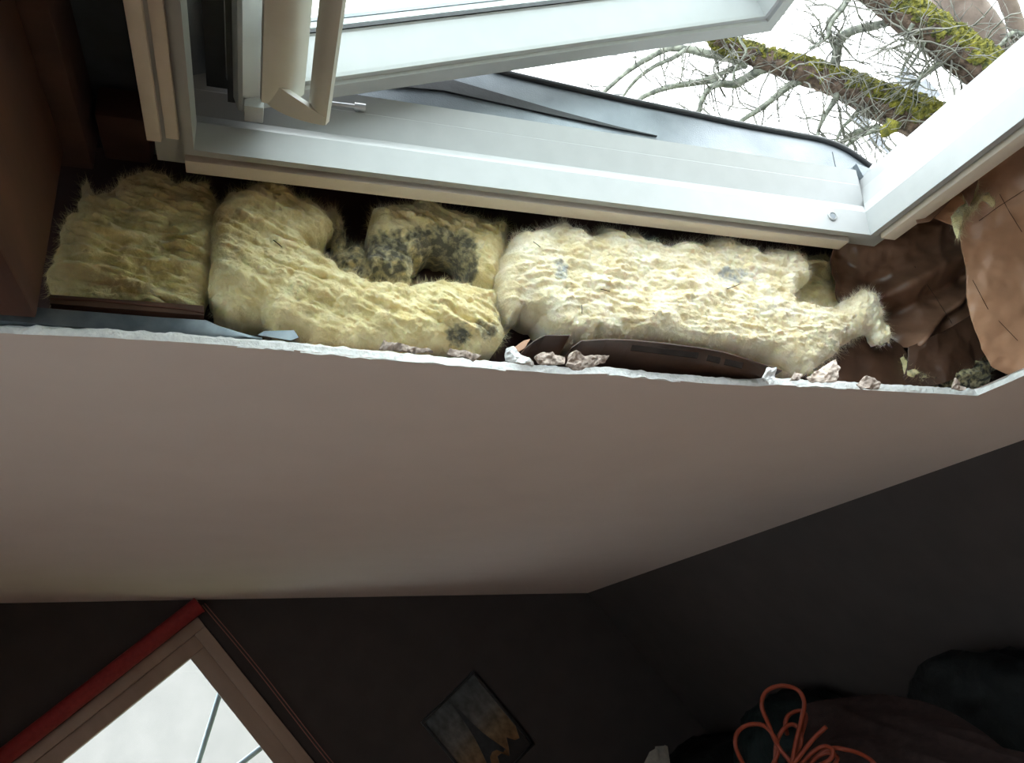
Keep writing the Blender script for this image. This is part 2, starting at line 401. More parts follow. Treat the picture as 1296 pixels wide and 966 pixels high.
def wool(name, label, px, y0, m, seed, bulge=0.02, edge=0.018, lay=0.0, thick=0.07, cell=0.0017, amp=1.0, jitter=0.009, stains=(), nrm=(0, -1, 0), fibres=2600, lump=0.012, group=None, flen=0.011, freq=1.0, back=0.013, lamw=1.0):
    fr = plane_frame((0, y0, 0), nrm)
    Vr, Fc, g, d, front = slab_mesh(px, fr, cell, wool_relief(seed, bulge, edge, lay, amp, back, freq, lump, lamw), thick, jitter, seed)
    st = np.zeros(len(g))
    for (x, y, rx, ry, k) in stains:
        c = trace([(x, y), (x + rx, y), (x, y + ry)], fr)
        ra = max(abs(c[1] - c[0]).max(), 1e-3); rb = max(abs(c[2] - c[0]).max(), 1e-3)
        q = ((g[:, 0] - c[0, 0]) / ra) ** 2 + ((g[:, 1] - c[0, 1]) / rb) ** 2
        st = np.maximum(st, k * np.clip(1.5 - q, 0, 1))
    W_ = PA(Vr)
    fw = PA(front)
    base = Vector(fw.mean(0))
    t = thing(name, label, 'insulation', base, group)
    obj('wool_body', W_, Fc, m, t, smooth=True, stain=np.concatenate([st, st]))
    sv, sf = strands(front, d, fr, int(fibres * 3.5), flen, 0.00021, 0.010, seed, lay)
    sst = np.zeros(len(sv))
    from mathutils.kdtree import KDTree
    kd = KDTree(len(front))
    for i_, q_ in enumerate(front): kd.insert(Vector(q_), i_)
    kd.balance()
    if st.max() > 0:
        near_i = [kd.find(Vector(sv[8 * i_]))[1] for i_ in range(len(sv) // 8)]
        sst = np.repeat(st[near_i], 8)
    o = obj('loose_fibres', PA(sv), sf, m, t, smooth=True, stain=sst); o['kind'] = 'stuff'
    return t, fr

# ------------------------------------------------------------------ structure
GY = 3.79            # gable wall
KX = 1.456           # knee wall
FAR_X = -3.9; BACK_Y = -2.6; RIDGE_X = -1.22
NROOF = 0.37
# opening torn in the plasterboard
arris = [(-40, 420), (0, 422), (120, 427), (240, 434), (340, 441), (370, 443), (450, 451), (560, 461), (640, 468), (720, 474), (768, 473), (800, 477), (900, 486), (960, 489), (985, 487), (1040, 490), (1120, 495), (1180, 498), (1237, 501)]
far_edge = [on_n(q, 0.0)[:2] for q in arris]
CORN = far_edge[-1]
def dense(pl, step):
    out = []
    for a, b in zip(pl[:-1], pl[1:]):
        a, b = np.array(a), np.array(b); n = max(1, int(np.linalg.norm(b - a) / step))
        out += [a + (b - a) * i / n for i in range(n)]
    return out + [np.array(pl[-1])]
HS0, HY0 = -0.52, -0.16
hole = dense(far_edge, 0.006) + dense([CORN, (CORN[0] + 0.004, 0.6), (CORN[0], HY0)], 0.012)[1:] + [np.array((HS0, HY0)), np.array((HS0, far_edge[0][1]))]
hole = np.array(hole)
nf = len(dense(far_edge, 0.006))
jit = 0.0035 * fbm(hole[:, 0] * 55, hole[:, 1] * 55, 3.0, 4); jit2 = 0.006 * fbm(hole[:, 0] * 70, hole[:, 1] * 70, 8.0, 4) + 0.004
S_KNEE = (KX - (DN) * SP) / CP
S_RIDGE = (RIDGE_X - DN * SP) / CP
def ceiling_slope():
    outer = [(S_RIDGE, BACK_Y), (S_KNEE + 0.02, BACK_Y), (S_KNEE + 0.02, GY + 0.01), (S_RIDGE, GY + 0.01)]
    k = len(hole)
    bot = hole.copy(); top = hole.copy(); mid = hole.copy()
    bot[:nf, 1] += jit[:nf] * 0.5; top[:nf, 1] += jit2[:nf]; mid[:nf, 1] += jit2[:nf] * 0.4 - 0.001
    bot[nf:nf + 60, 0] += jit[nf:nf + 60] * 0.5
    tri = tessellate_polygon([[Vector((*q, 0)) for q in outer], [Vector((*q, 0)) for q in bot]])
    V = [P(*q, 0) for q in outer] + [P(*q, 0) for q in bot]
    Fc = [tuple(t) for t in tri]
    n0 = len(V)
    V += [P(*q, 0.0125) for q in outer] + [P(*q, 0.0125) for q in top]
    tri2 = tessellate_polygon([[Vector((*q, 0)) for q in outer], [Vector((*q, 0)) for q in top]])
    Fc += [tuple(i + n0 for i in t) for t in tri2]
    for i in range(4):
        j = (i + 1) % 4; Fc.append((i, j, j + n0, i + n0))
    c = obj('ceiling', V, Fc, M_CEIL)
    tag(c, 'sloping white painted plasterboard ceiling with a jagged hole torn in it', 'ceiling', kind='structure')
    # broken gypsum edge, a strip standing a hair proud of the cut
    seg = list(range(1, nf + 75))
    V = []; Fc = []
    prof = [(-0.0005, 0.0002, 0), (0.0012, 0.004, 1), (0.0010, 0.009, 1), (0.0, 0.0135, 2)]
    for r, (off, nn, wgt) in enumerate(prof):
        for i in seg:
            q = hole[i].copy(); jj = [jit[i] * 0.5, jit2[i] * 0.4 + 0.0015 * vn(q[0] * 260, q[1] * 260, 3.3 + r), jit2[i]][wgt]
            if i < nf: q[1] += jj - off
            else: q[0] += jj - off
            V.append(P(q[0], q[1], nn + (0.0012 * float(vn(np.array([q[0] * 200]), np.array([q[1] * 200]), 5.0)[0]) if wgt == 2 else 0)))
    k = len(seg)
    for r in range(3):
        for i in range(k - 1): Fc.append((r * k + i, r * k + i + 1, (r + 1) * k + i + 1, (r + 1) * k + i))
    # back face so that the strip has body
    for i in seg:
        q = hole[i].copy()
        if i < nf: q[1] += 0.008
        else: q[0] += 0.008
        V.append(P(q[0], q[1], 0.0128))
    for i in range(k - 1): Fc.append((3 * k + i, 3 * k + i + 1, 4 * k + i + 1, 4 * k + i))
    e = obj('broken_edge', V, Fc, M_PLASTER, c); e['label'] = 'chalky white broken gypsum edge of the hole'
    return c
CEIL = ceiling_slope()

# torn face paper hanging along the broken edge (parts of the ceiling)
for i, (x0, x1, w_, lift) in enumerate([(300, 372, 0.006, .003), (380, 470, 0.005, .004), (470, 640, 0.006, .002), (770, 860, 0.007, .004), (1010, 1070, .006, .002)]):
    a = on_n((x0, np.interp(x0, [q[0] for q in arris], [q[1] for q in arris])), 0); b = on_n((x1, np.interp(x1, [q[0] for q in arris], [q[1] for q in arris])), 0)
    k = 24; V = []
    for j in range(k + 1):
        t = j / k; q = a * (1 - t) + b * t; ww = w_ * (0.3 + 0.7 * math.sin(math.pi * t)) * (1 + 0.5 * float(vn(np.array([t * 9]), np.array([i * 3.]), 1)[0]))
        V += [P(q[0], q[1] + 0.004, -0.0004), P(q[0], q[1] - ww, -0.001 - lift * (0.4 + 0.6 * float(abs(vn(np.array([t * 7]), np.array([i * 5.]), 2)[0])))),
              P(q[0], q[1] - ww, -0.0004 - lift * .3), P(q[0], q[1] + 0.004, 0.0003)]
    Fc = []
    for j in range(k):
        for e in range(4): Fc.append((4 * j + e, 4 * j + (e + 1) % 4, 4 * j + 4 + (e + 1) % 4, 4 * j + 4 + e))
    Fc += [(0, 1, 2, 3), (4 * k + 3, 4 * k + 2, 4 * k + 1, 4 * k)]
    obj('torn_paper', V, Fc, M_PLASTER, CEIL)

# far slope beyond the ridge
def zc(x): return CAMZ + (DN - x * SP) / CP
ZR = zc(RIDGE_X)
ZK = zc(KX)
ZF = ZR - (RIDGE_X - FAR_X) * SP / CP
def Q(t, y, h):      # t runs down the far slope from the ridge, h outwards
    return Vector((RIDGE_X - t * CP - h * SP, y, ZR - t * SP + h * CP))
TL = (RIDGE_X - FAR_X) / CP
W3 = (0.45, 1.85, -1.7, 0.65)
def far_slab(name, h0, h1, m, label, cat, t0, t1, ya, yb):
    outer = [(t0, ya), (t1, ya), (t1, yb), (t0, yb)]; hl = [(W3[0], W3[2]), (W3[1], W3[2]), (W3[1], W3[3]), (W3[0], W3[3])]
    tri = tessellate_polygon([[Vector((*q, 0)) for q in outer], [Vector((*q, 0)) for q in hl]]); pts = outer + hl; n = 8
    V = [Q(*q, h0) for q in pts] + [Q(*q, h1) for q in pts]
    Fc = [tuple(t) for t in tri] + [tuple(i + n for i in t) for t in tri]
    for loop in ([0, 1, 2, 3], [4, 5, 6, 7]):
        for i in range(4): Fc.append((loop[i], loop[(i + 1) % 4], loop[(i + 1) % 4] + n, loop[i] + n))
    return tag(obj(name, V, Fc, m), label, cat, kind='structure')
far_slab('ceiling', 0, .0125, M_CEIL, 'second ceiling slope beyond the ridge, behind the camera', 'ceiling', 0, TL, BACK_Y, GY)
far_slab('roof_covering', .37, .40, M_TILE, 'slate covering on the other slope of the roof', 'roof', -.2, TL + .6, BACK_Y - .15, GY + .45)
w3 = thing('added_daylight_window', 'added unseen roof window in the slope behind the camera, to brighten the room', 'window', Q((W3[0] + W3[1]) / 2, (W3[2] + W3[3]) / 2, 0), kind='structure')  # added opening, out of view, that lets extra daylight into the room
def qbox(name, t0, t1, y0, y1, h0, h1, m, par):
    return obj(name, [Q(t, y, h) for h in (h0, h1) for t, y in ((t0, y0), (t1, y0), (t1, y1), (t0, y1))], BOXF, m, par)
for nm, a_ in (('lining_panel', (W3[0], W3[0] + .02, W3[2], W3[3])), ('lining_panel', (W3[1] - .02, W3[1], W3[2], W3[3])), ('lining_panel', (W3[0] + .02, W3[1] - .02, W3[2], W3[2] + .02)), ('lining_panel', (W3[0] + .02, W3[1] - .02, W3[3] - .02, W3[3]))):
    qbox(nm, *a_, -.005, .41, M_WHITE, w3)
for a_ in ((W3[0] + .02, W3[0] + .08, W3[2] + .02, W3[3] - .02), (W3[1] - .08, W3[1] - .02, W3[2] + .02, W3[3] - .02), (W3[0] + .08, W3[1] - .08, W3[2] + .02, W3[2] + .08), (W3[0] + .08, W3[1] - .08, W3[3] - .08, W3[3] - .02)):
    qbox('sash_bar', *a_, .30, .36, M_SASH, w3)
qbox('glass_pane', W3[0] + .07, W3[1] - .07, W3[2] + .07, W3[3] - .07, .33, .335, M_GLASS, w3)
tag(wbox('floor', FAR_X - .1, KX + .1, BACK_Y - .1, GY + .1, -0.12, 0.0, M_FLOOR), 'brown wooden floor of the attic room', 'floor', kind='structure')

# gable wall with the hole of the window
WX0, WX1, WZ0, WZ1 = -0.84, 0.085, 1.22, CAMZ + 0.425
def gable():
    zt = 0.55
    outer = [(FAR_X - .1, -0.1), (KX + .6, -0.1), (KX + .6, zc(KX + .6) + zt), (RIDGE_X, ZR + zt), (FAR_X - .1, ZF + zt)]
    hl = [(WX0, WZ0), (WX1, WZ0), (WX1, WZ1), (WX0, WZ1)]
    tri = tessellate_polygon([[Vector((x, z, 0)) for x, z in outer], [Vector((x, z, 0)) for x, z in hl]])
    pts = outer + hl; n = len(pts)
    V = [Vector((x, GY, z)) for x, z in pts] + [Vector((x, GY + 0.25, z)) for x, z in pts]
    Fc = [tuple(t) for t in tri] + [tuple(i + n for i in t) for t in tri]
    for loop in (list(range(5)), list(range(5, 9))):
        for i in range(len(loop)):
            a, b = loop[i], loop[(i + 1) % len(loop)]; Fc.append((a, b, b + n, a + n))
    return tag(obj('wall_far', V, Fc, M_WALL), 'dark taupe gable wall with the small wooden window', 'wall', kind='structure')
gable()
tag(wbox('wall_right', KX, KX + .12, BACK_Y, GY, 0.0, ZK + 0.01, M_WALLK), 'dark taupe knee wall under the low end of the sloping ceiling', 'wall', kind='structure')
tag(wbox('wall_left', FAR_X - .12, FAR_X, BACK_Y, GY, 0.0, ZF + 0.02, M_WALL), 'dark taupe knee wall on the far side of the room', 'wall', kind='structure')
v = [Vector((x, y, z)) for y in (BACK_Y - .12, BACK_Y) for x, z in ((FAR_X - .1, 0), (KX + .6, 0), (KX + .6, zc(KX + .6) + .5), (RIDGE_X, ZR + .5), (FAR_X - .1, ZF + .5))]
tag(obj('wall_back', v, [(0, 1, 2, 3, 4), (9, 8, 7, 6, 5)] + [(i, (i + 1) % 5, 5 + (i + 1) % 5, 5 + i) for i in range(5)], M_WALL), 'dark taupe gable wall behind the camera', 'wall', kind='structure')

# roof underlay / covering above the rafters, with the hole of the roof window
FS0, FS1, FY0, FY1 = -0.106, 0.966, -0.04, 1.0       # inner edges of the window frame
FN0, FN1 = 0.25, 0.39
WR = 0.05
def roof_cover(name, n0, n1, m, label, grow):
    outer = [(S_RIDGE - 0.3, BACK_Y - .15), (S_KNEE + 0.75, BACK_Y - .15), (S_KNEE + 0.75, GY + .45), (S_RIDGE - 0.3, GY + .45)]
    a, b, c, d = FS0 - WR - grow, FS1 + WR + grow, FY0 - WR - grow, FY1 + WR + grow
    hl = [(a, c), (b, c), (b, d), (a, d)]
    tri = tessellate_polygon([[Vector((*q, 0)) for q in outer], [Vector((*q, 0)) for q in hl]])
    pts = outer + hl; n = 8
    V = [P(*q, n0) for q in pts] + [P(*q, n1) for q in pts]
    Fc = [tuple(t) for t in tri] + [tuple(i + n for i in t) for t in tri]
    for loop in ([0, 1, 2, 3], [4, 5, 6, 7]):
        for i in range(4): Fc.append((loop[i], loop[(i + 1) % 4], loop[(i + 1) % 4] + n, loop[i] + n))
    return tag(obj(name, V, Fc, m), label, 'roof', kind='structure')
roof_cover('roof_underlay', 0.355, 0.365, M_MEMB, 'blue-black roof underlay above the rafters', 0.0)
roof_cover('roof_covering', 0.368, 0.40, M_TILE, 'dark slate roof covering around the roof window', 0.004)
# ------------------------------------------------------------------ roof window
def roof_window():
    win = thing('window_1', 'white roof window, its sash propped open towards the tree', 'window', P((FS0 + FS1) / 2, (FY0 + FY1) / 2, FN0), kind='structure')
    prof = [(0, FN0), (0, FN0 + .045), (.003, FN0 + .05), (.020, FN0 + .071), (.026, FN0 + .073), (.017, FN1 - .028), (.018, FN1 - .0265), (.012, FN1), (WR, FN1), (WR, FN0 + .012), (.012, FN0 + .012), (.012, FN0)]
    def rail(kind, name):
        A = []; B = []
        pr = prof if kind != 'bottom' else [(0, FN0), (0, FN0 + .045), (.003, FN0 + .05), (.014, FN0 + .071), (.017, FN0 + .073), (.030, FN1 - .028), (.0305, FN1 - .0265), (.036, FN1)] + prof[8:]
        for w_, n in pr:
            if kind == 'far': A.append(P(FS0 - w_, FY1 + w_, n)); B.append(P(FS1 + w_, FY1 + w_, n))
            if kind == 'near': A.append(P(FS0 - w_, FY0 - w_, n)); B.append(P(FS1 + w_, FY0 - w_, n))
            if kind == 'top': A.append(P(FS0 - w_, FY0 - w_, n)); B.append(P(FS0 - w_, FY1 + w_, n))
            if kind == 'bottom': A.append(P(FS1 + w_, FY0 - w_, n)); B.append(P(FS1 + w_, FY1 + w_, n))
        V, Fc = loft([A, B]); return obj(name, V, Fc, M_WHITE, win)
    far = rail('far', 'frame_side_rail'); near = rail('near', 'frame_side_rail')
    top = rail('top', 'frame_top_rail'); bot = rail('bottom', 'frame_bottom_rail')
    # lining strips under each rail, stopping short of the corners
    rbox('lining_strip', FS0 - .012, FS1 - .03, FY1 + .018, FY1 + .046, FN0 - .006, FN0 + .013, M_STRIP, far, .0012)
    rbox('lining_strip', FS0 - .012, FS1 - .03, FY0 - .046, FY0 - .018, FN0 - .006, FN0 + .013, M_STRIP, near, .0012)
    rbox('lining_strip', FS1 + .018, FS1 + .046, FY0 + .01, FY1 - .002, FN0 - .006, FN0 + .013, M_STRIP, bot, .0012)
    rbox('lining_strip', FS0 - .034, FS0 - .018, FY0 + .01, FY1 - .012, FN0 + .004, FN0 + .02, M_STRIP, top, .0012)
    rbox('lining_strip', FS0 - .058, FS0 - .04, FY0 + .01, FY1 - .002, FN0 + .004, FN0 + .03, M_STRIP, top, .0012)
    # screw cap on the reveal of the far rail
    c = on_y((1053, 274), FY1)
    ring = []
    for rr, dy in ((.0085, .0005), (.0085, -.0025), (.0065, -.0035), (.0055, -.0015), (.003, -.0015)):
        ring.append([P(c[0] + rr * math.cos(t), FY1 + dy, c[2] + rr * math.sin(t)) for t in [2 * math.pi * j / 20 for j in range(20)]])
    V, Fc = loft(ring); obj('screw_cap', V, Fc, M_WHITE, far, smooth=True, sharp=40)
    V, Fc = loft([[P(c[0] + .0052 * math.cos(t), FY1 + dy, c[2] + .0052 * math.sin(t)) for t in [2 * math.pi * j / 20 for j in range(20)]] for dy in (-.001, -.0024)])
    obj('cap_centre', V, Fc, M_COVER, far, smooth=True, sharp=40)
    # zinc latch pin on the reveal
    yy = FY1 + .019
    c0 = on_y((418, 131), yy - .008); c1 = on_y((459, 136), yy - .008)
    V, Fc = join([tube([P(*c0), P(*c1)], .0032, 10), tube([P(c1[0] - .012, c1[1] - .0, c1[2]), P(c1[0] + .004, c1[1], c1[2])], .0055, 10), tube([P(c1[0] - .008, yy + .004, c1[2]), P(c1[0] - .008, yy - .012, c1[2])], .004, 8)])
    obj('latch_pin', V, Fc, M_CHROME, far, smooth=True, sharp=40)
    rbox('latch_slot', c1[0] - .02, c1[0] + .0, yy - .001, yy + .003, c1[2] + .008, c1[2] + .013, M_RUBBER, far)
    # outer aluminium cover of the far side, wet, with a black seal that dips into the lower corner
    yc = FY1 + .034
    top_px = [(540, 70), (650, 97), (760, 122), (860, 143), (940, 160), (1000, 171), (1040, 179), (1068, 190), (1088, 203), (1100, 212)]
    pts = [on_y(q, yc) for q in top_px]
    pts = [np.array([FS0 - .03, yc, pts[0][2] - .012])] + pts
    path = smooth_path([Vector(q) for q in pts], 5)
    V = []; Fc = []
    for q in path:
        nb = FN1 - .012
        for dy in (-.0015, .0015): V += [P(q.x, q.y + dy, nb), P(q.x, q.y + dy, max(q.z, nb + .001))]
    for i in range(len(path) - 1):
        a = 4 * i; Fc += [(a, a + 4, a + 5, a + 1), (a + 2, a + 3, a + 7, a + 6), (a + 1, a + 5, a + 7, a + 3), (a, a + 2, a + 6, a + 4)]
    Fc += [(0, 1, 3, 2), (len(V) - 4, len(V) - 2, len(V) - 1, len(V) - 3)]
    cov = obj('outer_cover', V, Fc, M_COVER, win)
    cov['label'] = 'wet grey metal cover along the outside of the frame'
    V, Fc = tube([P(q.x, q.y - .004, q.z) for q in path], .0052, 8)
    obj('seal', V, Fc, M_RUBBER, cov, smooth=True)
    c = on_y((1053, 190), yc - .002)
    rbox('cover_joint', c[0] - .0004, c[0] + .0004, yc - .0022, yc - .001, FN1, c[2] - .004, M_RUBBER, cov)
    # black wedge standing in for the shaded gap between frame and cover
    V = []; Fc = []
    lo = [(360, 97), (560, 114), (700, 145), (780, 162), (832, 172)]
    hi = [(360, 70), (560, 97), (700, 138), (780, 159.5), (832, 171.6)]
    for a, b in zip(lo, hi):
        pa = on_y(a, yc - .006); pb = on_y(b, yc - .006)
        for dy in (0, .004): V += [P(pa[0], pa[1] + dy, pa[2]), P(pb[0], pb[1] + dy, pb[2])]
    for i in range(len(lo) - 1):
        a = 4 * i; Fc += [(a, a + 4, a + 5, a + 1), (a + 2, a + 3, a + 7, a + 6), (a + 1, a + 5, a + 7, a + 3), (a, a + 2, a + 6, a + 4)]
    Fc += [(0, 1, 3, 2), (len(V) - 4, len(V) - 2, len(V) - 1, len(V) - 3)]
    obj('wedge_gap_shade', V, Fc, M_RUBBER, win)
    # grey end cap where the cover meets the bottom rail
    e = [on_y(q, yc - .012) for q in ((1084, 207), (1106, 215), (1093, 224))]
    V = [P(q[0], q[1] + dy, q[2]) for dy in (0, .02) for q in e]
    obj('cover_end_cap', V, [(0, 1, 2), (5, 4, 3), (0, 3, 4, 1), (1, 4, 5, 2), (2, 5, 3, 0)], M_COVER, win)
    # covers on the near side and the top, out of sight of the camera
    rbox('outer_cover', FS0 - .05, FS1, FY0 - .037, FY0 - .034, FN1 - .01, FN1 + .05, M_COVER, win)
    rbox('outer_cover', FS0 - .06, FS0 - .055, FY0 - .037, FY1 + .037, FN1 - .01, FN1 + .03, M_COVER, win)

    # ---- sash, hung at the top and swung outwards
    YS1, YS0 = FY1 - .014, FY0 + .014
    q1 = on_y((390, 131), YS1); q2 = on_y((960, 44), YS1); qe = on_y((976, 41.5), YS1)
    u = np.array([q2[0] - q1[0], 0, q2[2] - q1[2]]); u = _nz(u); vv_ = np.array([-u[2], 0, u[0]])
    org = q1 - u * 0.095; UL = float((qe - org).dot(u))
    def SA(uu, y, vv): q = org + u * uu + vv_ * vv; return P(q[0], y, q[2])
    sp = [(0, .006), (.004, 0), (.030, 0), (.0325, .005), (.041, .005), (.0425, .0105), (.053, .066), (.055, .068), (.055, .092), (0, .092)]
    def srail(kind):
        A = []; B = []
        for w_, n in sp:
            if kind == 'far': A.append(SA(w_, YS1 - w_, n)); B.append(SA(UL - w_, YS1 - w_, n))
            if kind == 'near': A.append(SA(w_, YS0 + w_, n)); B.append(SA(UL - w_, YS0 + w_, n))
            if kind == 'top': A.append(SA(w_, YS0 + w_, n)); B.append(SA(w_, YS1 - w_, n))
            if kind == 'bottom': A.append(SA(UL - w_, YS0 + w_, n)); B.append(SA(UL - w_, YS1 - w_, n))
        return loft([A, B])
    for k, nm in (('far', 'sash_side_rail'), ('near', 'sash_side_rail'), ('top', 'sash_top_rail'), ('bottom', 'sash_bottom_rail')):
        V, Fc = srail(k); obj(nm, V, Fc, M_SASH, win)
    # black glazing seal all round, then the pane and a second white bead outside it
    def ringbox(name, w0, w1, v0, v1, m):
        V = []
        for v_ in (v0, v1):
            for w_ in (w0, w1): V += [SA(w_, YS0 + w_, v_), SA(UL - w_, YS0 + w_, v_), SA(UL - w_, YS1 - w_, v_), SA(w_, YS1 - w_, v_)]
        Fc = []
        for i in range(4):
            j = (i + 1) % 4
            Fc += [(i, j, 4 + j, 4 + i), (8 + i, 12 + i, 12 + j, 8 + j), (4 + i, 4 + j, 12 + j, 12 + i), (i, 8 + i, 8 + j, j)]
        return obj(name, V, Fc, m, win)
    ringbox('glazing_seal', .050, .0575, .069, .0745, M_RUBBER)
    ringbox('glazing_bead', .050, .0565, .077, .0865, M_SASH)
    ringbox('outer_spacer', .050, .058, .087, .093, M_COVER)
    V = [SA(a, b, c) for c in (.075, .076) for a, b in ((.045, YS0 + .045), (UL - .045, YS0 + .045), (UL - .045, YS1 - .045), (.045, YS1 - .045))]
    pane = obj('glass_pane', V, BOXF, M_GLASS, win)
    V = [SA(a, b, c) for c in (.094, .108) for a, b in ((-.085, YS0 - .05), (.03, YS0 - .05), (.03, YS1 + .05), (-.085, YS1 + .05))]
    obj('sky_blocking_casing', V, BOXF, M_COVER, win)  # added cover that blocks the sky and shades the top rail reveal
    # end block of the top rail and black seal in the gap to the frame
    a = on_y((309, 146), YS1 - .01); b = on_y((331, 121), YS1 - .01)
    rbox('corner_block', a[0], b[0] + .004, YS1 - .03, YS1 + .002, a[2], b[2] + .004, M_SASH, win, .001)
    a = on_y((288, 132), FY1 - .002); b = on_y((304, 110), FY1 - .002)
    rbox('top_gap_seal', a[0], b[0], FY0, FY1 - .002, a[2] + .004, a[2] + .02, M_RUBBER, win)
    rbox('top_gap_back', a[0] - .03, b[0] + .03, FY0, FY1 + .01, a[2] + .035, a[2] + .045, M_RUBBER, win)
    a = on_y((305, 128), YS1 - .03); b = on_y((330, 100), YS1 - .03)
    rbox('top_rail_shade', a[0], b[0] + .01, YS0 + .05, YS1 - .032, a[2] + .012, a[2] + .022, M_RUBBER, win)  # black strip standing in for shade on the top rail's room face
    # ---- handle: back plate, grip bar, curved end bracket
    ye = .905
    A0 = on_y((331, 136), ye); A1 = on_y((384, 126), ye); B0 = on_y((389, 146), ye); B1 = on_y((408, 158), ye)
    yb = .62
    def strip(name, pr, y0, y1, par):
        V, Fc = loft([[P(s, y0, n) for s, n in pr], [P(s, y1, n) for s, n in pr]]); return obj(name, V, Fc, M_HANDLE, par, smooth=True, sharp=50)
    def arcplate(p, q, bulge, th, k=10):
        p = np.array([p[0], p[2]]); q = np.array([q[0], q[2]]); t = _nz(q - p); nn = np.array([t[1], -t[0]])
        o_ = [p + (q - p) * i / k + nn * bulge * math.sin(math.pi * i / k) for i in range(k + 1)]
        return [tuple(x) for x in o_] + [tuple(x - nn * th) for x in o_[::-1]]
    hd = strip('handle_plate', arcplate(A0, A1, .009, .006), yb, ye - .01, win)
    strip('handle_bar', arcplate(B0 + np.array([.0, 0, .004]), B1 + np.array([.004, 0, 0]), .004, .008), yb, ye, hd)
    for ym in (.66, .83):
        rbox('handle_mount', A0[0] + .010, A1[0] - .022, ym, ym + .03, A0[2] + .022, A0[2] + .055, M_HANDLE, hd, .002)
    # end bracket: a curved tongue sweeping from plate to bar
    V = []; Fc = []; k = 14
    for i in range(k + 1):
        t = i / k
        c = (1 - t) ** 2 * np.array([A0[0], ye - .012, A0[2] + .004]) + 2 * t * (1 - t) * np.array([(A0[0] + A1[0]) / 2 - .004, ye, A0[2] - .012]) + t * t * np.array([B1[0] + .002, ye, B1[2] - .001])
        c2 = (1 - t) * np.array([A0[0] + .004, ye - .05, A0[2] + .004]) + t * np.array([B1[0] + .002, ye - .014, B1[2]])
        hh = .007
        V += [P(*c), P(*c2), P(c2[0], c2[1], c2[2] + hh), P(c[0], c[1], c[2] + hh)]
    for i in range(k):
        for e_ in range(4): Fc.append((4 * i + e_, 4 * i + (e_ + 1) % 4, 4 * i + 4 + (e_ + 1) % 4, 4 * i + 4 + e_))
    Fc += [(0, 1, 2, 3), (4 * k + 3, 4 * k + 2, 4 * k + 1, 4 * k)]
    obj('handle_bracket', V, Fc, M_HANDLE, hd, smooth=True, sharp=50)
    return win
WIN = roof_window()

# ------------------------------------------------------------------ timbers and steel in the opened roof
def timber(name, label, a, m, r=.003):
    o = rbox(name, *a, m, None, r); return tag(o, label, 'timber')
timber('trimmer_beam', 'red-brown stained beam across the opening, left of the yellow insulation', (-.36, -.272, -.17, 1.055, .016, .262), M_TIMBER)
timber('roof_batten', 'dark batten lying on top of the red-brown beam', (-.34, -.243, -.17, 1.10, .266, .345), M_TIMBERD)
timber('rafter', 'dark brown rafter behind the yellow insulation, along the gable side', (-.6, 1.9, 1.165, 1.245, .014, .35), M_TIMBERD)
timber('header_timber', 'dark timber below the roof window behind the brown paper', (1.36, 1.44, -.19, 1.16, .016, .34), M_TIMBERD)
timber('packing_block', 'small dark block of wood under the roof underlay beside the frame', (-.235, -.172, 1.02, 1.12, .30, .348), M_TIMBERD)
timber('rafter', 'rafter on the near side of the opening', (-.6, 1.9, -.28, -.20, .014, .35), M_TIMBERD)

# galvanised ceiling channel, crushed to a point at its cut end
def channel():
    t = thing('ceiling_channel', 'galvanised steel channel lying along the torn plasterboard edge', 'metal profile', P(-.25, 1.085, .015))
    def sec(s, hgt, y):    # C-section opening towards the gable
        th = .0012
        return [P(s, y, .0145), P(s, y - .002, .0145 + hgt * .5), P(s, y, .0145 + hgt), P(s, y + .014, .0145 + hgt), P(s, y + .014, .0145 + hgt - th), P(s, y + th, .0145 + hgt - th), P(s, y - .002 + th, .0145 + hgt * .5), P(s, y + th, .0145 + th), P(s, y + .03, .0145 + th), P(s, y + .03, .0145)]
    st = []
    for px, h in ((-60, .021), (0, .0215), (60, .022), (130, .0225), (200, .023), (240, .024), (258, .0245), (275, .018), (300, .0115), (322, .007), (332, .006)):
        b = on_n((px, 404 + px * .055), .0145); st.append((b[0], h, 1.066 + .012 * max(0, (px + 0) / 330)))
    V, Fc = loft([sec(*q) for q in st]); obj('channel_body', V, Fc, M_GALV, t, smooth=True, sharp=40)
    q = [on_y(p, 1.068) for p in ((326, 424), (334, 419), (372, 418), (378, 427), (368, 431))]
    V = [P(a[0], a[1] + d, a[2]) for d in (0, .0015) for a in q]
    k = 5
    obj('bent_tab', V, [tuple(range(k)), tuple(range(2 * k - 1, k - 1, -1))] + [(i, (i + 1) % k, k + (i + 1) % k, k + i) for i in range(k)], M_GALV, t)
channel()

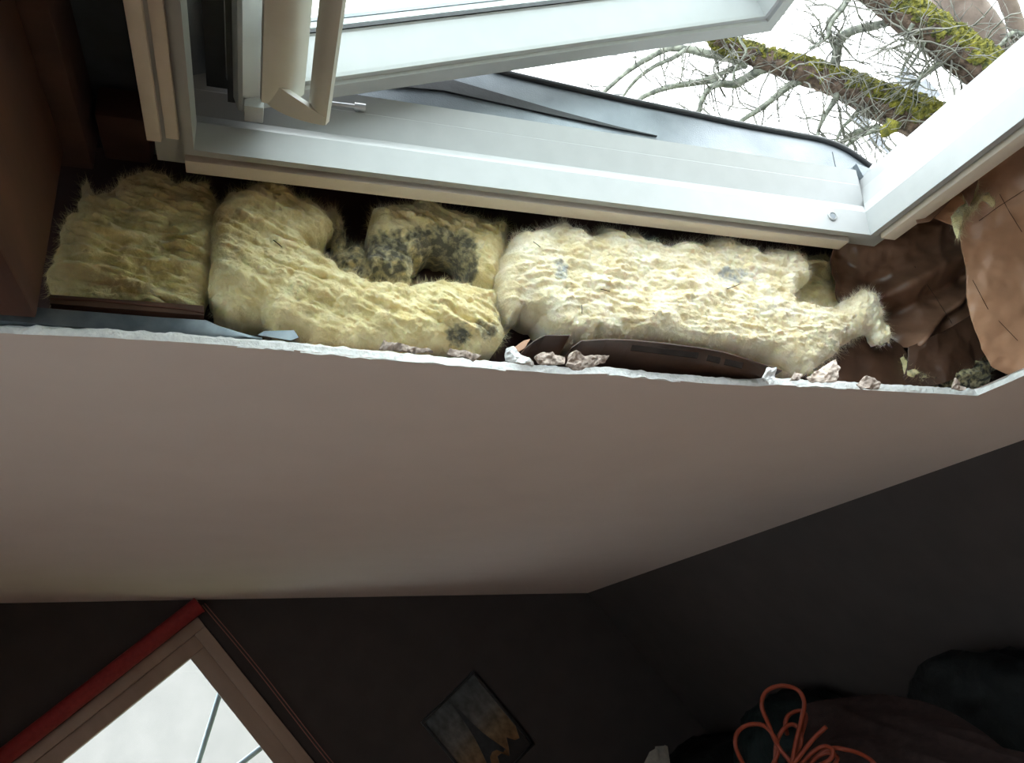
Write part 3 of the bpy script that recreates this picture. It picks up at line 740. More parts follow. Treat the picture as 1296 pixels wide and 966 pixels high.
# ------------------------------------------------------------------ glass wool
wool('insulation_batt', 'shaded olive-yellow wool batt beside the red-brown beam, leftmost piece',
     [(63, 374), (60, 348), (66, 318), (74, 285), (80, 268), (97, 262), (101, 224), (109, 220), (117, 238), (132, 236), (150, 222), (175, 208), (195, 209), (222, 222), (262, 224), (272, 252), (266, 300), (262, 345), (256, 388), (200, 386), (120, 378)],
     1.092, M_WOOLO, 3, bulge=.012, lay=-.14, amp=1.25, freq=.6, edge=.008, lamw=2.4)
B = wool('insulation_batt', 'yellow wool batt curling up under the frame and along the torn edge',
     [(272, 390), (264, 355), (267, 310), (269, 266), (288, 242), (310, 238), (330, 226), (356, 229), (388, 244), (414, 264), (424, 285), (410, 298), (392, 306), (412, 322), (436, 338), (470, 352), (520, 356), (560, 350), (600, 358), (628, 362), (636, 392), (642, 420), (634, 434), (600, 440), (560, 436), (480, 438), (420, 435), (390, 430), (372, 414), (345, 414), (330, 401), (304, 404), (284, 398)],
     1.085, M_WOOLY, 17, bulge=.022, lay=-.42, amp=1.2, freq=.7, stains=((578, 426, 16, 9, 1.0), (612, 420, 18, 10, .8), (632, 395, 12, 14, .6), (346, 308, 12, 5, .0), (425, 300, 12, 12, .4)), fibres=3600, edge=.009)
wool('insulation_tuft', 'greyish mouldy tuft of wool in the dark gap between two batts',
     [(405, 262), (425, 258), (440, 290), (436, 312), (456, 306), (474, 322), (482, 352), (450, 354), (430, 340), (420, 320), (424, 290)],
     1.115, M_WOOLY, 23, bulge=.012, edge=.012, stains=((450, 325, 45, 45, .8),), fibres=900, thick=.05, cell=.002)
wool('insulation_batt', 'small wool piece under the frame with a black mouldy hollow',
     [(468, 306), (466, 280), (474, 260), (498, 256), (512, 258), (528, 246), (546, 252), (560, 264), (600, 270), (642, 282), (646, 300), (642, 330), (636, 356), (622, 364), (604, 356), (592, 338), (582, 322), (562, 318), (540, 318), (526, 330), (522, 352), (492, 354), (472, 344), (462, 326)],
     1.10, M_WOOLY, 31, bulge=.022, lay=-.5, amp=1.2, freq=.8, edge=.010, stains=((490, 325, 34, 30, 1.0), (555, 312, 48, 18, 1.0), (590, 338, 14, 26, .9)), fibres=2200)
E_, FE = wool('insulation_batt', 'largest cream wool batt, brightly lit below the roof window',
     [(634, 384), (630, 345), (640, 318), (652, 294), (690, 288), (716, 276), (732, 292), (752, 296), (764, 284), (776, 288), (790, 300), (806, 292), (816, 306), (850, 312), (862, 304), (884, 312), (912, 298), (930, 304), (962, 320), (982, 312), (1008, 320), (1022, 336), (1030, 354), (1012, 366), (1004, 378), (1040, 384), (1062, 388), (1080, 374), (1098, 366), (1110, 378), (1118, 400), (1114, 420), (1104, 416), (1084, 424), (1064, 440), (1042, 462), (1022, 470), (1000, 466), (978, 452), (930, 446), (880, 436), (830, 430), (780, 428), (730, 430), (722, 428), (700, 418), (684, 402), (664, 396), (646, 404)],
     1.078, M_WOOLC, 47, bulge=.03, lay=-.1, amp=1.35, lump=.014, freq=.8, edge=.008, lamw=.45, stains=((922, 356, 24, 10, .75), (702, 352, 9, 12, .8), (650, 404, 8, 6, .5)), fibres=7000, flen=.013)
wool('insulation_batt', 'shaded scrap of wool behind the lower right corner of the frame',
     [(1006, 334), (1024, 320), (1046, 318), (1064, 326), (1058, 348), (1068, 368), (1072, 384), (1036, 392), (1006, 384)],
     1.135, M_WOOLO, 53, bulge=.012, edge=.016, lay=-.1, fibres=900, thick=.03, cell=.002)
wool('insulation_tuft', 'pale green-yellow wool tuft at the right tip beside the brown paper',
     [(1076, 398), (1080, 378), (1098, 364), (1112, 374), (1122, 392), (1130, 428), (1118, 430), (1108, 414), (1090, 420)],
     1.06, M_WOOLC, 59, bulge=.012, edge=.006, lay=1.2, fibres=900, thick=.03, cell=.002)
wool('insulation_tuft', 'ragged wisp of wool hanging from the brown paper under the frame',
     [(1222, 232), (1236, 224), (1242, 236), (1236, 250), (1228, 258), (1240, 246), (1252, 240), (1262, 254), (1264, 262), (1256, 256), (1246, 250), (1238, 262), (1230, 268), (1222, 282), (1216, 300), (1212, 288), (1208, 272), (1216, 262), (1226, 254)],
     .905, M_WOOLO, 61, bulge=.006, edge=.006, lay=1.0, fibres=700, thick=.008, cell=.0016, jitter=.002, back=.006, lump=.004, amp=.4)
wool('insulation_tuft', 'dark mouldy wool sunk behind the corner of the torn edge',
     [(1150, 448), (1160, 470), (1180, 482), (1216, 490), (1258, 482), (1268, 462), (1250, 446), (1226, 448), (1200, 470), (1170, 466)],
     1.08, M_WOOLO, 67, bulge=.008, edge=.01, stains=((1225, 470, 60, 30, .9),), fibres=700, thick=.03, cell=.002)

# thin dark stalks caught in the wool
for (a, b) in (((736, 386), (736.5, 397)), ((760, 366), (772, 369)), ((920, 366), (936, 360)), ((675, 306), (684, 313)), ((346, 304), (357, 313)), ((826, 396), (829, 398))):
    yy = 1.034
    o = obj('stalk', *tube([P(*on_y(a, yy)), P(*on_y(((a[0] + b[0]) / 2 + .4, (a[1] + b[1]) / 2), yy - .001)), P(*on_y(b, yy))], .0006, 5), M_PRINT, None)
    tag(o, {736: 'short upright dark stalk in the middle of the large cream batt', 760: 'dark stalk lying almost level in the large cream batt', 920: 'dark curved stalk under the grey spot of the cream batt',
            675: 'thin stalk near the upper left end of the cream batt', 346: 'dark sliver stuck in the curling yellow batt', 826: 'tiny dark speck low on the cream batt'}[a[0]], 'debris')

# ------------------------------------------------------------------ kraft paper
def lin_noise(x, y, z):      # linear interpolation: straight creases like folded paper
    ix, iy = np.floor(x), np.floor(y); fx, fy = x - ix, y - iy; zz = np.zeros_like(ix) + int(z)
    g = lambda a, b: _hash(ix + a, iy + b, zz)
    lo = g(0, 0) + (g(1, 0) - g(0, 0)) * fx + (g(1, 1) - g(1, 0)) * fy
    hi = g(0, 0) + (g(0, 1) - g(0, 0)) * fy + (g(1, 1) - g(0, 1)) * fx
    return np.where(fx > fy, lo, hi)
def crumple(seed, amp, fold=None, edge=0.0, scale=1.0):
    def f(g, d):
        u, v = g[:, 0] * scale, g[:, 1] * scale
        h = amp * (fbm(u * 11, v * 11, seed, 3) + 0.8 * (1 - 2 * np.abs(fbm(u * 16 + 3, v * 9, seed + 2, 2))) + 0.25 * (1 - 2 * np.abs(fbm(u * 45, v * 45, seed + 5, 2))))
        for k_, (an, fq, am) in enumerate(((.5, 13, 1.1), (1.4, 22, .7), (2.5, 37, .4))):
            h = h + amp * am * lin_noise((u * math.cos(an) + v * math.sin(an)) * fq, (-u * math.sin(an) + v * math.cos(an)) * fq * .7, seed + k_ * 11)
        if fold is not None: h = h + fold(g[:, 0], g[:, 1])
        return h
    return f
def paper(name, label, px, p0, nrm, m, seed, amp=.008, thick=.0012, fold=None, cell=.004, parent=None, jitter=.002, cat='paper', a_dir=(1, 0, 0)):
    fr = plane_frame(p0, nrm, a_dir)
    Vr, Fc, g, d, front = slab_mesh(px, fr, cell, crumple(seed, amp, fold), thick, jitter, seed)
    n = len(g); nrm_ = fr[1]
    Vr[n:] = front - nrm_ * thick
    o = obj(name, PA(Vr), Fc, m, parent, smooth=True)
    if parent is None: tag(o, label, cat)
    return o, fr, front
# sheet deep in the corner, in folds
paper('kraft_paper_sheet', 'crumpled brown kraft paper in deep folds below the frame corner',
      [(1050, 330), (1056, 302), (1090, 270), (1180, 205), (1262, 180), (1264, 330), (1236, 410), (1200, 425), (1170, 440), (1150, 450), (1126, 440), (1100, 420), (1070, 390), (1052, 372)],
      (1.12, 1.13, .1), (-.25, -1, -.3), M_KRAFT, 5, amp=.014, cell=.004,
      fold=lambda a, b: .03 * np.exp(-((b - .55 * a - .13) / .022) ** 2) - .02 * np.exp(-((b - .55 * a - .085) / .015) ** 2) + .02 * np.exp(-((b - .9 * a - .02) / .012) ** 2))
# big sheet at the right, facing up the slope
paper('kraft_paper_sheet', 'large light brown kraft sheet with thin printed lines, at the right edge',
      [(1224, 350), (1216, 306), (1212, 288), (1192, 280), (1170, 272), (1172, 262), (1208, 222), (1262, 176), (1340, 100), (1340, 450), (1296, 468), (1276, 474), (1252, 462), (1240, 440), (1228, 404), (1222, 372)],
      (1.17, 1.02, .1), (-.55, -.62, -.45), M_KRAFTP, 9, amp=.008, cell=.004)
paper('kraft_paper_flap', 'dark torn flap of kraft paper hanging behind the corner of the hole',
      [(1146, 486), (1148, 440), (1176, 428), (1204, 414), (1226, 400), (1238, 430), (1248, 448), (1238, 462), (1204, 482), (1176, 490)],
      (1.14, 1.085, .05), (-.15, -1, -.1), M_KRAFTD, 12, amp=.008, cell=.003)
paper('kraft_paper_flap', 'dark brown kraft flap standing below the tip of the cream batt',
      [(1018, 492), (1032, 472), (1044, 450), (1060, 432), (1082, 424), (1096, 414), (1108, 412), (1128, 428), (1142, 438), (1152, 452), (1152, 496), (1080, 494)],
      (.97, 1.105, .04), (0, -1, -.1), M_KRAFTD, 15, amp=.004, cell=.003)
paper('kraft_paper_scrap', 'brown paper scrap hanging from the underside of the frame corner',
      [(1150, 258), (1190, 240), (1224, 216), (1238, 228), (1232, 250), (1226, 262), (1216, 240), (1196, 262), (1176, 282), (1160, 284)],
      (1.03, .94, .16), (-.5, -.8, -.2), M_KRAFT, 19, amp=.005, cell=.003)
# thin printed guide lines on the papers: narrow dark strips lying on the sheet
def line_on(px, p0, nrm, name, label, lift=.016):
    nn = _nz(np.asarray(nrm, float)); pts = []
    for a, b in zip(px[:-1], px[1:]):
        for i in range(5):
            t = i / 5; pts.append(on_plane((a[0] * (1 - t) + b[0] * t, a[1] * (1 - t) + b[1] * t), p0, nrm) + nn * lift)
    o = obj(name, *tube([P(*q) for q in pts], .00045, 5), M_PRINT, None); tag(o, label, 'string')
line_on([(1264, 246), (1276, 268), (1296, 300)], (1.17, 1.02, .1), (-.55, -.62, -.45), 'string', 'dark thread running down the upper light brown kraft sheet', .009)
line_on([(1296, 240), (1262, 262), (1232, 284)], (1.17, 1.02, .1), (-.55, -.62, -.45), 'string', 'dark thread slanting across the upper light brown kraft sheet', .009)
line_on([(1230, 354), (1250, 392), (1296, 440)], (1.17, 1.02, .1), (-.55, -.62, -.45), 'string', 'dark thread along the torn side of the light brown kraft sheet', .009)
line_on([(1150, 340), (1176, 378), (1202, 420)], (1.12, 1.13, .1), (-.25, -1, -.3), 'string', 'dark thread over the crumpled folded kraft paper', .02)

# facing under the large batt and under the left batt
def facing(parent, px, yf, yb, nb, m, name='kraft_facing', label=None):
    V = []; Fc = []
    k = len(px)
    for q in px:
        a = on_y(q, yf)
        for t in (0, .33, .66, 1):
            for d in (0, .0015): V.append(P(a[0] + .0 * t, yf + (yb - yf) * t, a[2] * (1 - t) + nb * t + d))
    for i in range(k - 1):
        for j in range(3):
            a = 8 * i + 2 * j; b = a + 8
            Fc += [(a, b, b + 2, a + 2), (a + 1, a + 3, b + 3, b + 1)]
        a = 8 * i; b = a + 8
        Fc += [(a, a + 1, b + 1, b), (a + 6, b + 6, b + 7, a + 7)]
    for a in (0, 8 * (k - 1)):
        for j in range(3): Fc.append((a + 2 * j, a + 2 * j + 2, a + 2 * j + 3, a + 2 * j + 1))
    return obj(name, V, Fc, m, parent)
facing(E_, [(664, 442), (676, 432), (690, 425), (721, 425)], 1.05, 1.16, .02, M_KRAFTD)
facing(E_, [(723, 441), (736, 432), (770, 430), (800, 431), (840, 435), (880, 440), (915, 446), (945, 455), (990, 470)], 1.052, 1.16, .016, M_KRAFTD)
for i, (x0, x1) in enumerate(((800, 884), (896, 912), (918, 940))):
    y0 = np.interp((x0, x1), [723, 800, 880, 945], [440, 432, 441, 456])
    q = [on_y((x0, y0[0] + 5), 1.0515), on_y((x1, y0[1] + 5), 1.0515), on_y((x1 - 2, y0[1] + 12), 1.0515), on_y((x0 - 2, y0[0] + 12), 1.0515)]
    V = [P(a[0], a[1] + d, a[2]) for d in (-.0015, 0) for a in q]
    obj('printed_mark', V, BOXF, M_PRINT, E_)
LB = [o for o in bpy.data.objects if o.get('label', '').startswith('shaded olive-yellow wool batt')][0]
facing(LB, [(63, 378), (120, 380), (180, 386), (230, 391), (258, 396)], 1.075, 1.16, .016, M_TIMBER)
V = PA([on_y(q, 1.077) + np.array([0, d, 0]) for d in (0, .002) for q in ((63, 373), (258, 387), (258, 399), (63, 384))])
obj('facing_edge', V, BOXF, M_KRAFTD, LB)
o, _, _ = paper('kraft_curl', '', [(650, 440), (662, 432), (672, 428), (664, 440), (656, 446)], (.33, 1.07, .03), (0, -1, 0), M_KRAFTP, 33, amp=.002, cell=.002)
tag(o, 'small orange-brown curl of paper below the dark gap between batts', 'paper')

# ------------------------------------------------------------------ broken chips on the edge
def chip(px, label, m, yy=1.062, thick=.0035, seed=1, name='plaster_chip'):
    fr = plane_frame((0, yy, 0), (-.1, -1, -.15))
    Vr, Fc, g, d, front = slab_mesh(px, fr, .0018, lambda g, d: .007 * lin_noise(g[:, 0] * 90, g[:, 1] * 70, seed) + .004 * fbm(g[:, 0] * 260, g[:, 1] * 260, seed, 3) + .002 * (1 - np.exp(-d / .003)), thick, .0028, seed, 130)
    tag(obj(name, PA(Vr), Fc, m, None), label, 'debris')
chip([(676, 452), (684, 446), (700, 446), (716, 452), (714, 462), (700, 462), (682, 460)], 'brown-grey broken chip with ragged rim, left of the grey chip', M_CARD, seed=2)
chip([(716, 462), (720, 448), (730, 444), (738, 450), (756, 450), (770, 450), (768, 458), (750, 464), (734, 468), (724, 468)], 'grey torn chip of board paper standing on the edge, middle of the ceiling edge', M_CARD, seed=5)
chip([(640, 442), (650, 438), (662, 452), (676, 456), (676, 464), (656, 460), (640, 456)], 'light grey flake leaning on the edge below the dark gap', M_PLASTER, seed=8)
chip([(1022, 478), (1040, 466), (1056, 455), (1061, 464), (1058, 476), (1056, 484), (1030, 484)], 'pale pink paper chip standing below the tip of the cream batt', mat('pale_pink_paper', (.62, .5, .43), .8, (.7, .58, .5), 30), yy=1.055, thick=.002, seed=11)
chip([(1086, 486), (1096, 476), (1106, 479), (1114, 486), (1112, 492), (1090, 492)], 'small pale crumb of board beside the dark kraft flap', M_CARD, yy=1.064, seed=14)
chip([(1206, 492), (1210, 478), (1216, 484), (1222, 490), (1220, 494)], 'tiny upright pale splinter near the corner of the hole', M_CARD, yy=1.062, seed=17)
chip([(480, 442), (486, 430), (500, 434), (540, 441), (550, 446), (520, 446)], 'flat pinkish-brown paper shred under the curling yellow batt', M_CARD, yy=1.068, thick=.003, seed=20)
chip([(566, 448), (570, 440), (590, 443), (610, 450), (600, 456)], 'pinkish-brown paper shred under the mouldy end of the yellow batt', M_CARD, yy=1.068, thick=.003, seed=23)
chip([(966, 478), (972, 466), (981, 466), (982, 480), (974, 486)], 'grey square corner of board sticking up from the edge under the cream batt', M_PLASTER, yy=1.062, seed=26)
chip([(1000, 482), (1008, 470), (1014, 474), (1010, 482)], 'narrow brownish sliver beside the pale pink chip', M_CARD, yy=1.058, thick=.003, seed=29)

# ------------------------------------------------------------------ gable window, blind, picture
def gable_window():
    t = thing('window_2', 'wooden window in the gable wall under a red blind', 'window', (WX0 / 2, GY, WZ0), kind='structure')
    yf, yb = GY - .015, GY + .07
    def ring(name, x0, x1, z0, z1, w_, y0, y1, m, par=t):
        for nm, a in ((name + '_head', (x0, x1, y0, y1, z1 - w_, z1)), (name + '_sill', (x0, x1, y0, y1, z0, z0 + w_)), (name + '_jamb', (x1 - w_, x1, y0, y1, z0 + w_, z1 - w_)), (name + '_jamb', (x0, x0 + w_, y0, y1, z0 + w_, z1 - w_))):
            wbox(nm, *a, m, par, .003)
    ring('frame', WX0, WX1, WZ0, WZ1, .05, yf, yb, M_WOODF)
    ring('sash', WX0 + .045, WX1 - .045, WZ0 + .045, WZ1 - .04, .072, yf + .02, yb - .01, M_WOODF)
    wbox('glass_pane', WX0 + .11, WX1 - .11, yf + .045, yf + .051, WZ0 + .11, WZ1 - .10, M_GLASS, t)
gable_window()
bl = thing('roller_blind', 'rolled-up red blind above the gable window', 'blind', (-.45, GY - .03, CAMZ + .43))
V, Fc = tube([Vector((x, GY - .045, CAMZ + .457)) for x in (-1.1, -.6, -.2, .112)], .034, 20); obj('fabric_roll', V, Fc, M_RED, bl, smooth=True, sharp=50)
V, Fc = tube([Vector((x, GY - .045, CAMZ + .457)) for x in (.112, .118)], .037, 20); obj('end_cap', V, Fc, M_RED, bl, smooth=True, sharp=50)
for dx in (.125, .137):
    V, Fc = tube(smooth_path([Vector((dx, GY - .03, CAMZ + .45)), Vector((dx + .006, GY - .028, CAMZ + .1)), Vector((dx, GY - .03, CAMZ - .35)), Vector((dx + .01, GY - .03, CAMZ - .7))]), .002, 6); obj('pull_cord', V, Fc, M_CORD, bl, smooth=True)
wbox('wall_bracket', .104, .122, GY - .03, GY, CAMZ + .475, CAMZ + .492, M_WOODF, bl)

def picture():
    x0, x1, z1, z0 = .500, .807, CAMZ - .516, CAMZ - .925
    t = thing('framed_picture', 'small black-framed picture of a tapering tower at dusk', 'picture', ((x0 + x1) / 2, GY, z0))
    b = .012
    for a in ((x0, x1, z1 - b, z1), (x0, x1, z0, z0 + b), (x0, x0 + b, z0 + b, z1 - b), (x1 - b, x1, z0 + b, z1 - b)):
        wbox('frame_bar', a[0], a[1], GY - .02, GY - .001, a[2], a[3], M_BLACKF, t, .002)
    m = bpy.data.materials.new('dusk_print'); m.use_nodes = True; tr = m.node_tree; bs = tr.nodes['Principled BSDF']; bs.inputs['Roughness'].default_value = .25
    g = tr.nodes.new('ShaderNodeTexCoord'); sx = tr.nodes.new('ShaderNodeSeparateXYZ'); cr = tr.nodes.new('ShaderNodeValToRGB')
    tr.links.new(g.outputs['Generated'], sx.inputs[0]); tr.links.new(sx.outputs['Z'], cr.inputs[0])
    el = cr.color_ramp.elements; el[0].position = 0; el[0].color = (.10, .06, .04, 1); el[1].position = 1; el[1].color = (.13, .15, .16, 1)
    for p_, c in ((.15, (.34, .18, .09)), (.4, (.34, .23, .14)), (.62, (.22, .21, .20))): e = el.new(p_); e.color = (*c, 1)
    nz = tr.nodes.new('ShaderNodeTexNoise'); nz.inputs['Scale'].default_value = 9; mx = tr.nodes.new('ShaderNodeMix'); mx.data_type = 'RGBA'; mx.blend_type = 'MULTIPLY'; mx.inputs['Factor'].default_value = .95
    tr.links.new(cr.outputs[0], mx.inputs['A']); tr.links.new(nz.outputs['Fac'], mx.inputs['B']); tr.links.new(mx.outputs['Result'], bs.inputs['Base Color'])
    wbox('print', x0 + b, x1 - b, GY - .012, GY - .004, z0 + b, z1 - b, m, t)
    # printed silhouettes: tower with splayed feet, dark shrubs along the foot
    xc = (x0 + x1) / 2 - .005; zb = z0 + .075
    left = [(-.052, 0), (-.042, .035), (-.031, .075), (-.021, .12), (-.014, .17), (-.009, .225), (-.005, .27), (-.002, .30), (0, .318)]
    pts = left + [(-a, c) for a, c in left[::-1][1:]] + [(.034, 0), (.02, .026), (0, .034), (-.02, .026), (-.034, 0)]
    V = [Vector((xc + a, y, zb + c)) for y in (GY - .0135, GY - .0121) for a, c in pts]; k = len(pts)
    tri = tessellate_polygon([[Vector((a, c, 0)) for a, c in pts]])
    obj('printed_tower', V, [tuple(q) for q in tri] + [tuple(i + k for i in q) for q in tri] + [(i, (i + 1) % k, k + (i + 1) % k, k + i) for i in range(k)], mat('tower_print', (.02, .022, .026), .4, (.03, .032, .036), 60), t)
    sh = [(x0 + b, z0 + b)] + [(x0 + b + (x1 - x0 - 2 * b) * i / 14, z0 + .06 + .03 * math.sin(i * 1.9) + .05 * max(0, (i - 7) / 7) * random.uniform(.3, 1)) for i in range(15)] + [(x1 - b, z0 + b)]
    V = [Vector((a, y, c)) for y in (GY - .0142, GY - .0121) for a, c in sh]; k = len(sh)
    tri = tessellate_polygon([[Vector((a, c, 0)) for a, c in sh]])
    obj('printed_shrubs', V, [tuple(q) for q in tri] + [tuple(i + k for i in q) for q in tri] + [(i, (i + 1) % k, k + (i + 1) % k, k + i) for i in range(k)], mat('shrub_print', (.012, .012, .014), .4, (.02, .018, .018), 60), t)
picture()

# ------------------------------------------------------------------ heap by the knee wall
def bag(name, label, c, r, m, seed, cat='bag', flat=.0, neck=None):
    bm = bmesh.new(); bmesh.ops.create_icosphere(bm, subdivisions=5, radius=1.0)
    V = np.array([tuple(v.co) for v in bm.verts]); Fc = [[v.index for v in f.verts] for f in bm.faces]; bm.free()
    h = .16 * fbm(V[:, 0] * 1.6 + seed, V[:, 1] * 1.6, V[:, 2] * 1.6, 3) + .07 * (1 - 2 * np.abs(fbm(V[:, 0] * 3.2 + seed, V[:, 1] * 3.2, V[:, 2] * 3.2 + 4, 3))) + .02 * (1 - 2 * np.abs(fbm(V[:, 0] * 9 + seed, V[:, 1] * 9, V[:, 2] * 9 + 4, 2)))
    V = V * (1 + h)[:, None]
    V[:, 2] = np.where(V[:, 2] < -.62, -.62 + (V[:, 2] + .62) * .06, V[:, 2])
    lo = V[:, 2].min()
    V = np.stack([c[0] + V[:, 0] * r[0], c[1] + V[:, 1] * r[1], c[2] + (V[:, 2] - lo) * r[2]], 1)
    V[:, 0] = np.minimum(V[:, 0], KX - .004 - .002 * np.abs(V[:, 2] - c[2]))
    V[:, 1] = np.minimum(V[:, 1], GY - .02)
    o = obj(name, V, Fc, m, None, smooth=True); return tag(o, label, cat)
bag('plastic_bag', 'big black plastic bag heaped against the knee wall at the far right', (1.26, 1.72, 0), (.22, .40, .37), M_BAG, 3.1)
bag('plastic_bag', 'dark green plastic bag slumped behind the orange cable', (1.24, 2.62, 0), (.22, .40, .30), M_BAGG, 8.3)
bag('plastic_bag', 'low black bag in the corner behind the white papers', (1.05, 3.38, 0), (.36, .30, .23), M_BAG, 12.7)
# brown cloth draped in front
def cloth():
    n = 70; k = n + 1; V = []; Fc = []
    A = at_dist((985, 1010), 2.02); B_ = at_dist((1320, 1010), 1.86); C_ = at_dist((1320, 960), 2.02); D_ = at_dist((1015, 893), 2.30)
    ridge = at_dist((1150, 884), 2.22)
    for i in range(k):
        for j in range(k):
            a, b = i / n, j / n
            top = D_.lerp(C_, a) + (ridge - D_.lerp(C_, .42)) * math.sin(math.pi * min(1, a * 1.15)) * (1 if a < .87 else max(0, (1 - a) / .13))
            V.append(tuple(A.lerp(B_, a).lerp(top, b)))
    V = np.array(V); nn = np.array([-.35, -.55, .75])
    h = .030 * fbm(V[:, 0] * 8, V[:, 1] * 6, 2.0, 3) + .016 * (1 - 2 * np.abs(fbm(V[:, 0] * 14, V[:, 1] * 6, 6.0, 2)))
    V = V + h[:, None] * nn; m = len(V); V2 = V - nn * .008
    for i in range(n):
        for j in range(n):
            q = (i * k + j, (i + 1) * k + j, (i + 1) * k + j + 1, i * k + j + 1); Fc += [q, tuple(m + x for x in q[::-1])]
    rim = [i for i in range(k)] + [i * k + n for i in range(1, k)] + [n * k + j for j in range(n - 1, -1, -1)] + [i * k for i in range(n - 1, 0, -1)]
    for a, b in zip(rim, rim[1:] + rim[:1]): Fc.append((a, b, b + m, a + m))
    tag(obj('brown_cloth', np.vstack([V, V2]), Fc, M_CLOTH, None, smooth=True), 'dark brown cloth thrown over the heap beside the orange cable', 'cloth')
cloth()
# a low chest carries the cloth and the cable
ch = thing('storage_chest', 'dark storage chest under the brown cloth and cable', 'chest', (.92, 2.1, 0))
wbox('body', .70, .98, 1.38, 2.62, .0, .40, M_TIMBERD, ch, .01)
wbox('lid', .68, 1.0, 1.36, 2.64, .405, .435, M_TIMBERD, ch, .008)

def cable():
    def q(px, t): return at_dist(px, t)
    T = 1.93
    loops = [
        [(1010, 975), (985, 945), (972, 915), (964, 893), (970, 875), (990, 868), (1010, 874), (1018, 890), (1014, 912), (1006, 945), (1000, 985)],
        [(975, 975), (985, 950), (978, 930), (965, 918), (946, 918), (933, 928), (931, 945), (940, 966), (950, 980)],
        [(982, 975), (982, 945), (990, 925), (1002, 917), (1012, 924), (1014, 940), (1005, 958), (1000, 975)],
        [(996, 930), (994, 915), (1000, 904), (1014, 900), (1020, 908), (1016, 925), (1008, 950), (1000, 980)],
        [(990, 985), (1010, 960), (1030, 935), (1046, 920)],
        [(1000, 985), (1022, 958), (1042, 945), (1054, 950), (1050, 962), (1030, 972)],
        [(1010, 990), (1030, 962), (1050, 948), (1070, 949), (1090, 955), (1106, 966), (1118, 985)],
        [(1000, 990), (1025, 965), (1046, 953), (1060, 960), (1048, 978)],
    ]
    t = thing('extension_cable', 'orange extension cable in loose loops on the heap', 'cable', q((1010, 960), T) + Vector((0, 0, -.05)))
    for k, l in enumerate(loops):
        pts = [q(p_, T + .012 * (k % 4) + .01 * math.sin(i * 1.7 + k)) for i, p_ in enumerate(l)]
        V, Fc = tube(smooth_path(pts, 6), .0046, 8); obj('cable_loop', V, Fc, M_CABLE, t, smooth=True)
cable()
# loose papers / book standing at the bottom edge
bk = thing('book', 'pale book standing upright at the bottom edge of the heap', 'book', at_dist((835, 990), 3.42))
for k, (a, b, c, d) in enumerate((((806, 985), (822, 952), (832, 946), (836, 985)), ((831, 985), (829, 945), (842, 944), (848, 985)), ((841, 985), (841, 943), (845, 945), (851, 985)))):
    V = [at_dist(p_, tt) for tt in (3.42 + .012 * k, 3.428 + .012 * k) for p_ in (a, b, c, d)]
    obj(('page_block', 'cover', 'cover')[k], V, BOXF, M_PAPER, bk)

# ------------------------------------------------------------------ outside
GZ = -3.2
v = [Vector((x, y, z)) for z in (GZ - .2, GZ) for x, y in ((-60, -60), (120, -60), (120, 120), (-60, 120))]
tag(obj('ground', v, BOXF, M_GRASS), 'winter lawn outside, below the house', 'ground', kind='structure')

# neighbour's pale house wall facing the gable window
nh = thing('neighbour_house', 'pale rendered house wall outside the gable window', 'building', (-1.5, 11, GZ))
wbox('wall', -5, 2.2, 11, 15, GZ, 3.05, M_RENDER, nh)
v = [Vector((x, y, z)) for y in (10.8, 15.2) for x, z in ((-5.3, 3.05), (2.5, 3.05), (-1.4, 3.7))]
obj('roof', v, [(0, 1, 2), (5, 4, 3), (0, 3, 4, 1), (1, 4, 5, 2), (2, 5, 3, 0)], M_TILE, nh)
# pale metal airer arms outside the gable window
ar = thing('metal_bracket', 'pale blue metal rods outside the gable window', 'bracket', at_dist((290, 930), 4.5))
for a, b in (((306, 790), (226, 1044)), ((400, 893), (220, 1032))):
    V, Fc = tube([at_dist(a, 4.18), at_dist(b, 4.5)], .013, 10); obj('rod', V, Fc, M_POLE, ar, smooth=True)

# far houses seen in small pale pieces between the twigs
def far_house(label, px, dist, wpx, hpx, wins):
    c = at_dist(px, dist); sc = dist / F
    d = Vector((c.x, c.y, 0)).normalized(); e = Vector((d.y, -d.x, 0))
    W2, H2 = wpx * sc / 2, hpx * sc / 2
    t = thing('distant_house', label, 'building', (c.x, c.y, GZ), 'far houses behind the tree')
    V = [c + e * a + d * b + Vector((0, 0, z)) for z in (-H2, H2) for a, b in ((-W2, 0), (W2, 0), (W2, 3), (-W2, 3))]
    obj('wall', V, BOXF, M_HAZE, t)
    for (a, z, ww, hh) in wins:
        V = [c + e * (W2 * a + x * W2) + d * b + Vector((0, 0, H2 * z + y * H2)) for b in (-.06, 0) for x, y in ((-ww, -hh), (ww, -hh), (ww, hh), (-ww, hh))]
        obj('window_opening', V, BOXF, M_WHITE, t)
    b0 = c.z - H2
    V = [c + e * a + d * b + Vector((0, 0, z - c.z)) for z in (GZ, b0) for a, b in ((-W2 * .3, .4), (W2 * .3, .4), (W2 * .3, 2), (-W2 * .3, 2))]
    obj('lower_wall', V, BOXF, M_HAZE, t)
far_house('pale grey-blue distant house block, topmost between the twigs', (1147, 100), 60, 15, 20, ((.1, .1, .2, .14),))
far_house('pale grey-blue distant house block touching the mossy limb', (1170, 119), 70, 22, 24, ((-.3, .1, .2, .14), (.4, .2, .12, .1)))
far_house('faint grey-blue distant block below the mossy limb', (1090, 153), 80, 13, 17, ())
far_house('faint grey-blue distant block just above the frame corner', (1109, 177), 92, 12, 16, ())
far_house('long grey-blue distant roof peeping over the bottom rail', (1133, 192), 104, 30, 9, ())

